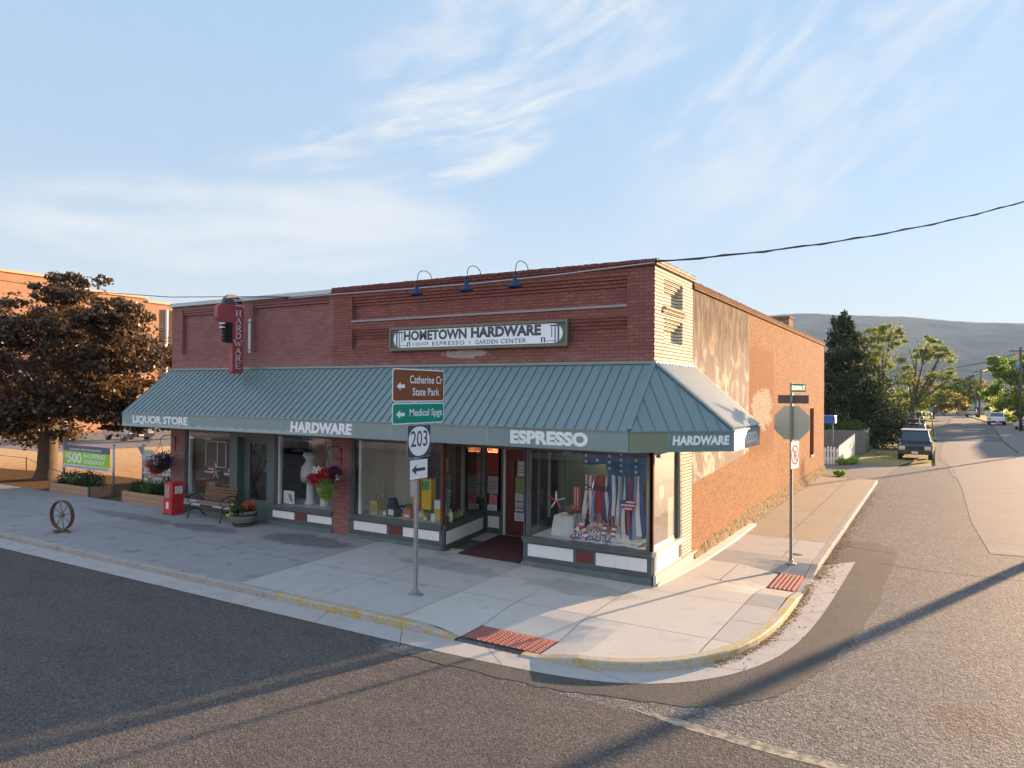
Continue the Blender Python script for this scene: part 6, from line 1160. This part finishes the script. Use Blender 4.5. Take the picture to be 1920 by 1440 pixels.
blk=mat('paint_black',(.016,.018,.022),.18,.1,spec=.7); wht=mat('paint_white',(.62,.62,.62),.25,.0,spec=.6); gry=mat('paint_grey',(.25,.27,.29),.22,.5,spec=.6); slv=mat('paint_silver',(.42,.44,.45),.25,.5,spec=.6); blu=mat('paint_blue',(.10,.14,.22),.25,.3); dkr=mat('paint_dark',(.06,.035,.035),.2,.3)
c=car('dark blue black SUV parked facing the camera, nearest in the side street','suv',blk,(3.62,35.9,-.12),0); 
q=MB(); q.box(-.82,.82,1.95,4.2,1.752,1.775); q.build('roof_highlight',wht,c)  # white sheet stands for the bright highlight on the dark roof
c=car('dark SUV with roof rack parked just behind the nearest SUV','suv',dkr,(3.30,44.0,-.12),0,H=1.85,Wd=1.9)
q=MB(); q.box(-.70,-.66,2.0,4.2,1.90,1.94); q.box(.66,.70,2.0,4.2,1.90,1.94); q.box(-.7,.7,2.4,2.45,1.94,1.97); q.box(-.7,.7,3.6,3.65,1.94,1.97); q.box(-.35,.35,2.2,3.4,1.97,2.22); q.build('roof_rack',plast,c)
car('grey SUV parked on the left verge seen from behind','suv',slv,(2.2,102.5,-.12),PI,H=1.75)
car('blue grey pickup driving away in the far street','pickup',blu,(5.0,160,-.12),PI,H=1.7)
car('white car parked at the far left end of the street','suv',wht,(3.3,214,-.12),PI,H=1.7)
car('white pickup with rack seen from behind at the right roadside','pickup',wht,(11.7,107.4,-.12),PI,H=1.75,Wd=2.0)
car('small white pickup parked at the far right by a pole','pickup',slv,(10.3,150,-.12),PI,H=1.5)
car('dark trailer like car parked at the right picture edge','sedan',blu,(16.4,104,-.12),R(5),H=1.4)
car('white car parked beside the dark one at the right edge','sedan',wht,(13.6,92,-.12),R(185),H=1.4)
car('white car half hidden behind the spruce','sedan',wht,(-.3,60.5,-.12),R(95),H=1.45)
car('blue car parked in the lot beyond the purple tree, nearer one','sedan',mat('paint_sky',(.16,.26,.40),.25,.3),(-48.5,13.5,0),R(80),H=1.45,group='cars in the lot'); car('pale blue car parked in the lot beyond the purple tree, further one','sedan',slv,(-44.5,17.0,0),R(80),H=1.5,group='cars in the lot')
car('silver sedan parked across the main street','sedan',slv,(-27.5,-18.6,-.13),R(80),H=1.45,group='x')['group']='cars across the main street'
# ------------------------------------------------------------------ poles and street signs far away
pw=mat('pole_wood',(.10,.075,.055),.9,var=.3,vs=2)
def pole(x,y,h,lab,r=.15,arm=0,az=0,lean=(0,0),box=0,name='utility_pole'):
    t=thing(name,lab,'utility pole',(x,y,-.15),az,'utility poles'); b=MB(); b.tube([(0,0,0),(lean[0],lean[1],h)],[r,r*.7],10); b.build('pole',pw,t)
    for i in range(arm):
        z=h-.5-.9*i; b=MB(); b.box(lean[0]-1.15,lean[0]+1.15,-.06,.06,z,z+.12); b.build('crossarm',pw,t); b=MB()
        for x_ in (-1.05,-.5,.5,1.05): b.cyl((lean[0]+x_,0,z+.12),(lean[0]+x_,0,z+.26),.035,n=6)
        b.build('insulator',M['paper'],t)
    if box: b=MB(); b.cyl((-.3,-.1,h-2.6),(-.3,-.1,h-1.7),.22,n=12); b.build('transformer',mat('transformer_blue',(.15,.24,.33),.5),t)
    return t
pole(9.6,15.05,11.4,'brown utility pole outside the right picture edge holding the black wire',.17,1,R(20),box=1)
pole(13.6,55,7.6,'slim pole outside the right picture edge further down',.13)
pole(.9,128,8.6,'single brown pole rising behind the grey SUV',.14,lean=(.35,0))
pole(12.9,86.2,9.6,'utility pole with crossarm at the right picture edge',.17,1,R(10),box=1); pole(15.6,163,11.7,'utility pole with crossarm in front of the light green trees',.17,1)
pole(11.2,142,8.9,'utility pole with crossarm left of the light green trees',.16,1,lean=(.35,0)); pole(10.1,173,8.2,'short pole above the red shed',.13,1); pole(11.5,159,8.2,'leaning pole between the red shed and the green trees',.13,lean=(-.5,0))
b=MB()
for p,q,s in (((12.9,86.2,5.2),(14.9,163,4.0),.9),((14.9,163,4.0),(11.4,142,5.5),.6),((15.4,163,11.2),(11.4,142,8.3),.5),((1.2,128,8.2),(12.6,86,8.7),.6),((1.2,128,8.2),(-40,128,8.4),.5),((1.2,128,6.8),(-40,120,6.9),.4),((11.4,142,7.8),(3,220,8),.6),((11.4,142,7.3),(3,240,7),.6)): b.tube(catenary(p,q,s,12),.045,4)
tag(b.build('power_line',wire),'sagging power lines strung between the far poles','wire')
fs=thing('stop_sign_post','small far stop sign seen from behind at the cross road','road sign',(2.6,58.1,-.12)); b=MB(); b.cyl((0,0,0),(0,0,2.2),.035,n=6); b.build('post',M['steel'],fs); b=MB(); b.prism([(.36*math.cos(R(22.5+45*k)),1.78+.36*math.sin(R(22.5+45*k))) for k in range(8)],-.045,-.037); b.build('octagon_back',mat('far_sign_back',(.45,.43,.42),.5),fs)
fs=thing('street_name_post','thin post with a small green blade left of the parked SUVs','road sign',(1.5,62.1,-.12)); b=MB(); b.cyl((0,0,0),(0,0,2.2),.035,n=6); b.build('post',M['steel'],fs); b=MB(); b.box(-.25,.35,-.02,.02,2.1,2.28); b.build('blade',mat('far_blade_green',(.04,.22,.14),.5),fs)
fs=thing('black_post','thin black leaning post with small plate on the verge','post',(4.35,67.7,-.12)); b=MB(); b.cyl((.1,0,0),(-.12,0,2.5),.045,n=6); b.build('post',M['black'],fs); b=MB(); b.box(-.3,.05,-.03,.03,2.35,2.75); b.build('plate',mat('plate_blue_grey',(.16,.18,.25),.6),fs)
# fences by the driveway
pf=thing('picket_fence','white picket fence turning a corner behind the shop','fence',(-.7,30.4,-.1)); b=MB()
def pick(x,y,h,rz):
    c,s=math.cos(rz),math.sin(rz); P=[(-.045,0),(.045,0),(.045,h-.07),(0,h),(-.045,h-.07)]; V=[(x+p[0]*c-t_*s,y+p[0]*s+t_*c,p[1]) for t_ in (-.01,.01) for p in P]; b.add(V,[(0,1,2,3,4),(9,8,7,6,5)]+[(i,(i+1)%5,5+(i+1)%5,5+i) for i in range(5)])
for i in range(11): pick(-.95+.16*i,0-.0*i,.95+.05*math.sin(i),0)
for i in range(30): pick(.72+.004*i,.10+.26*i,1.0+.012*i+.06*(i%2),R(90))
b.bar((-1,.03,.3),(.7,.03,.3),.03,.07); b.bar((-1,.03,.75),(.7,.03,.75),.03,.07); b.bar((.69,.1,.3),(.82,7.8,.3),.03,.07); b.bar((.69,.1,.8),(.82,7.8,.9),.03,.07); b.build('pickets',mat('fence_white',(.66,.65,.66),.6,var=.08),pf)
gf=thing('board_fence','tall weathered grey board fence behind the white pickets','fence',(0,40,-.1)); b=MB()
x=-6.
while x<.5: b.box(x,x+.135,-.012,.012,0,1.52+random.uniform(-.02,.02)); x+=.142
y=.1
while y<3.6: b.box(.52,.545,y,y+.135,0,1.48-.0*y+random.uniform(-.02,.02)); y+=.142
b.box(-6,.5,.013,.05,.3,.4); b.box(-6,.5,.013,.05,1.1,1.2); b.build('boards',M['dwood'],gf); b=MB(); b.box(.50,.60,-.05,.05,0,1.6); b.box(.5,.6,3.6,3.7,0,1.6); b.build('post',M['dwood'],gf)
wb=thing('wheelie_bin','dark wheeled bin on the grass beyond the cross road','bin',(-1.1,89.5,-.12)); b=MB(); b.prism([(-.3,0),(.3,0),(.36,1.0),(-.36,1.0)],-.3,.3); b.build('body',mat('bin_dark',(.03,.04,.07),.5),wb); b=MB(); b.box(-.4,.4,-.36,.34,1.0,1.08); b.build('lid',mat('bin_lid',(.10,.12,.13),.4),wb)
tp=thing('blue_tarp','blue tarpaulin covered stack beside the back of the shop','tarpaulin',(-1.35,36.4,1.95)); b=MB(); b.box(-.6,.55,-.5,.5,.0,.55); b.build('cover',mat('tarp_blue',(.03,.10,.36),.5,bump=.8,bs=6),tp,bevel=.06); b=MB(); 
for x in (-.5,.42): b.box(x-.03,x+.03,-.45,-.38,-2.05,0)
b.build('rack',M['dwood'],tp)
# sheds and houses far off
def house(x,y,w,d,h,rh,wall,roof,lab,rz=0,cat='house'):
    t=thing('house',lab,cat,(x,y,-.12),rz); b=MB(); b.box(-w/2,w/2,-d/2,d/2,0,h); b.prism([(-w/2,h),(w/2,h),(0,h+rh)],-d/2,d/2); b.build('wall',wall,t); b=MB(); k=.35
    for s in (-1,1): b.add([(s*(w/2+k),-d/2-k,h-.15*rh),(s*(w/2+k),d/2+k,h-.15*rh),(0,d/2+k,h+rh+.05),(0,-d/2-k,h+rh+.05),(s*(w/2+k),-d/2-k,h-.15*rh+.12),(s*(w/2+k),d/2+k,h-.15*rh+.12),(0,d/2+k,h+rh+.17),(0,-d/2-k,h+rh+.17)],[(0,1,2,3),(4,7,6,5),(0,4,5,1),(1,5,6,2),(2,6,7,3),(3,7,4,0)])
    b.build('roof',roof,t)
    for xx in (-w*.28,w*.2): b=MB(); b.box(xx-.45,xx+.45,-d/2-.03,-d/2+.02,h*.38,h*.8); o=b.build('window',mat('house_pane',(.05,.06,.08),.2),t); b=MB(); b.box(xx-.55,xx+.55,-d/2-.05,-d/2-.03,h*.33,h*.38); b.build('sill',M['frmw'],o)
    b=MB(); b.box(-.45,.45,-d/2-.04,-d/2+.02,0,h*.78); b.build('door',M['panel'],t); return t
house(12.6,168,3.4,4,2.0,1.0,mat('shed_pale',(.5,.5,.5),.8),mat('roof_blue',(.20,.30,.42),.6),'small pale shed with blue roof behind the far poles',0,'shed')
house(9.0,160,1.5,2,1.8,.5,mat('shed_red',(.25,.07,.05),.8),mat('roof_dark',(.05,.05,.05),.8),'little red brown shed at the far right roadside',0,'shed')
house(-4.6,66,7,8,2.5,1.4,mat('siding_cream',(.45,.40,.32),.8),mat('roof_brown',(.12,.09,.08),.8),'cream house hidden behind the spruce',0)
house(19.5,80,8,12,3.2,2.4,mat('siding_tan',(.40,.33,.25),.8),mat('roof_grey',(.12,.12,.13),.8),'tan house just outside the right picture edge',0)
house(24,42,10,12,3.6,2.4,mat('siding_white',(.5,.5,.48),.8),mat('roof_grey',(.12,.12,.13),.8),'white house across the side street outside the picture',0)
# facing side of the main street (seen in the shop glass)
ob=thing('facing_building','brick building on the opposite side of the main street','building',(-22,-36,0)); b=MB(); b.box(-26,14,-6,6,-.2,6.2); b.build('wall',M['lbrick2'],ob)
b=MB(); 
for i in range(9): x=-23+i*4.2; b.box(x,x+2.6,6.0,6.03,.8,2.9)
b.build('window',mat('facing_pane',(.07,.08,.09),.15),ob); b=MB(); b.box(-26.2,14.2,-6.2,6.2,6.2,6.45); b.build('coping',mat('coping_tan',(.50,.36,.24),.8),ob)
b=MB(); b.box(-60,6,-26.5,-22.6,-.13,.0); b.build('far_sidewalk',M['c3'])['kind']='structure'

# ------------------------------------------------------------------ air
hb=MB(); hb.box(-3300,2400,-160,3700,-8,345); hz=hb.build('haze',None); hz['kind']='stuff'; hz.data.materials.clear()
hm=bpy.data.materials.new('haze_air'); hm.use_nodes=True; t=NT(hm.node_tree); v=t.new('ShaderNodeVolumePrincipled'); t.put(v.inputs['Color'],(.33,.46,.70)); v.inputs['Density'].default_value=1.5e-4; v.inputs['Anisotropy'].default_value=.0
o_=t.new('ShaderNodeOutputMaterial'); t.nt.links.new(v.outputs[0],o_.inputs['Volume']); hz.data.materials.append(hm)
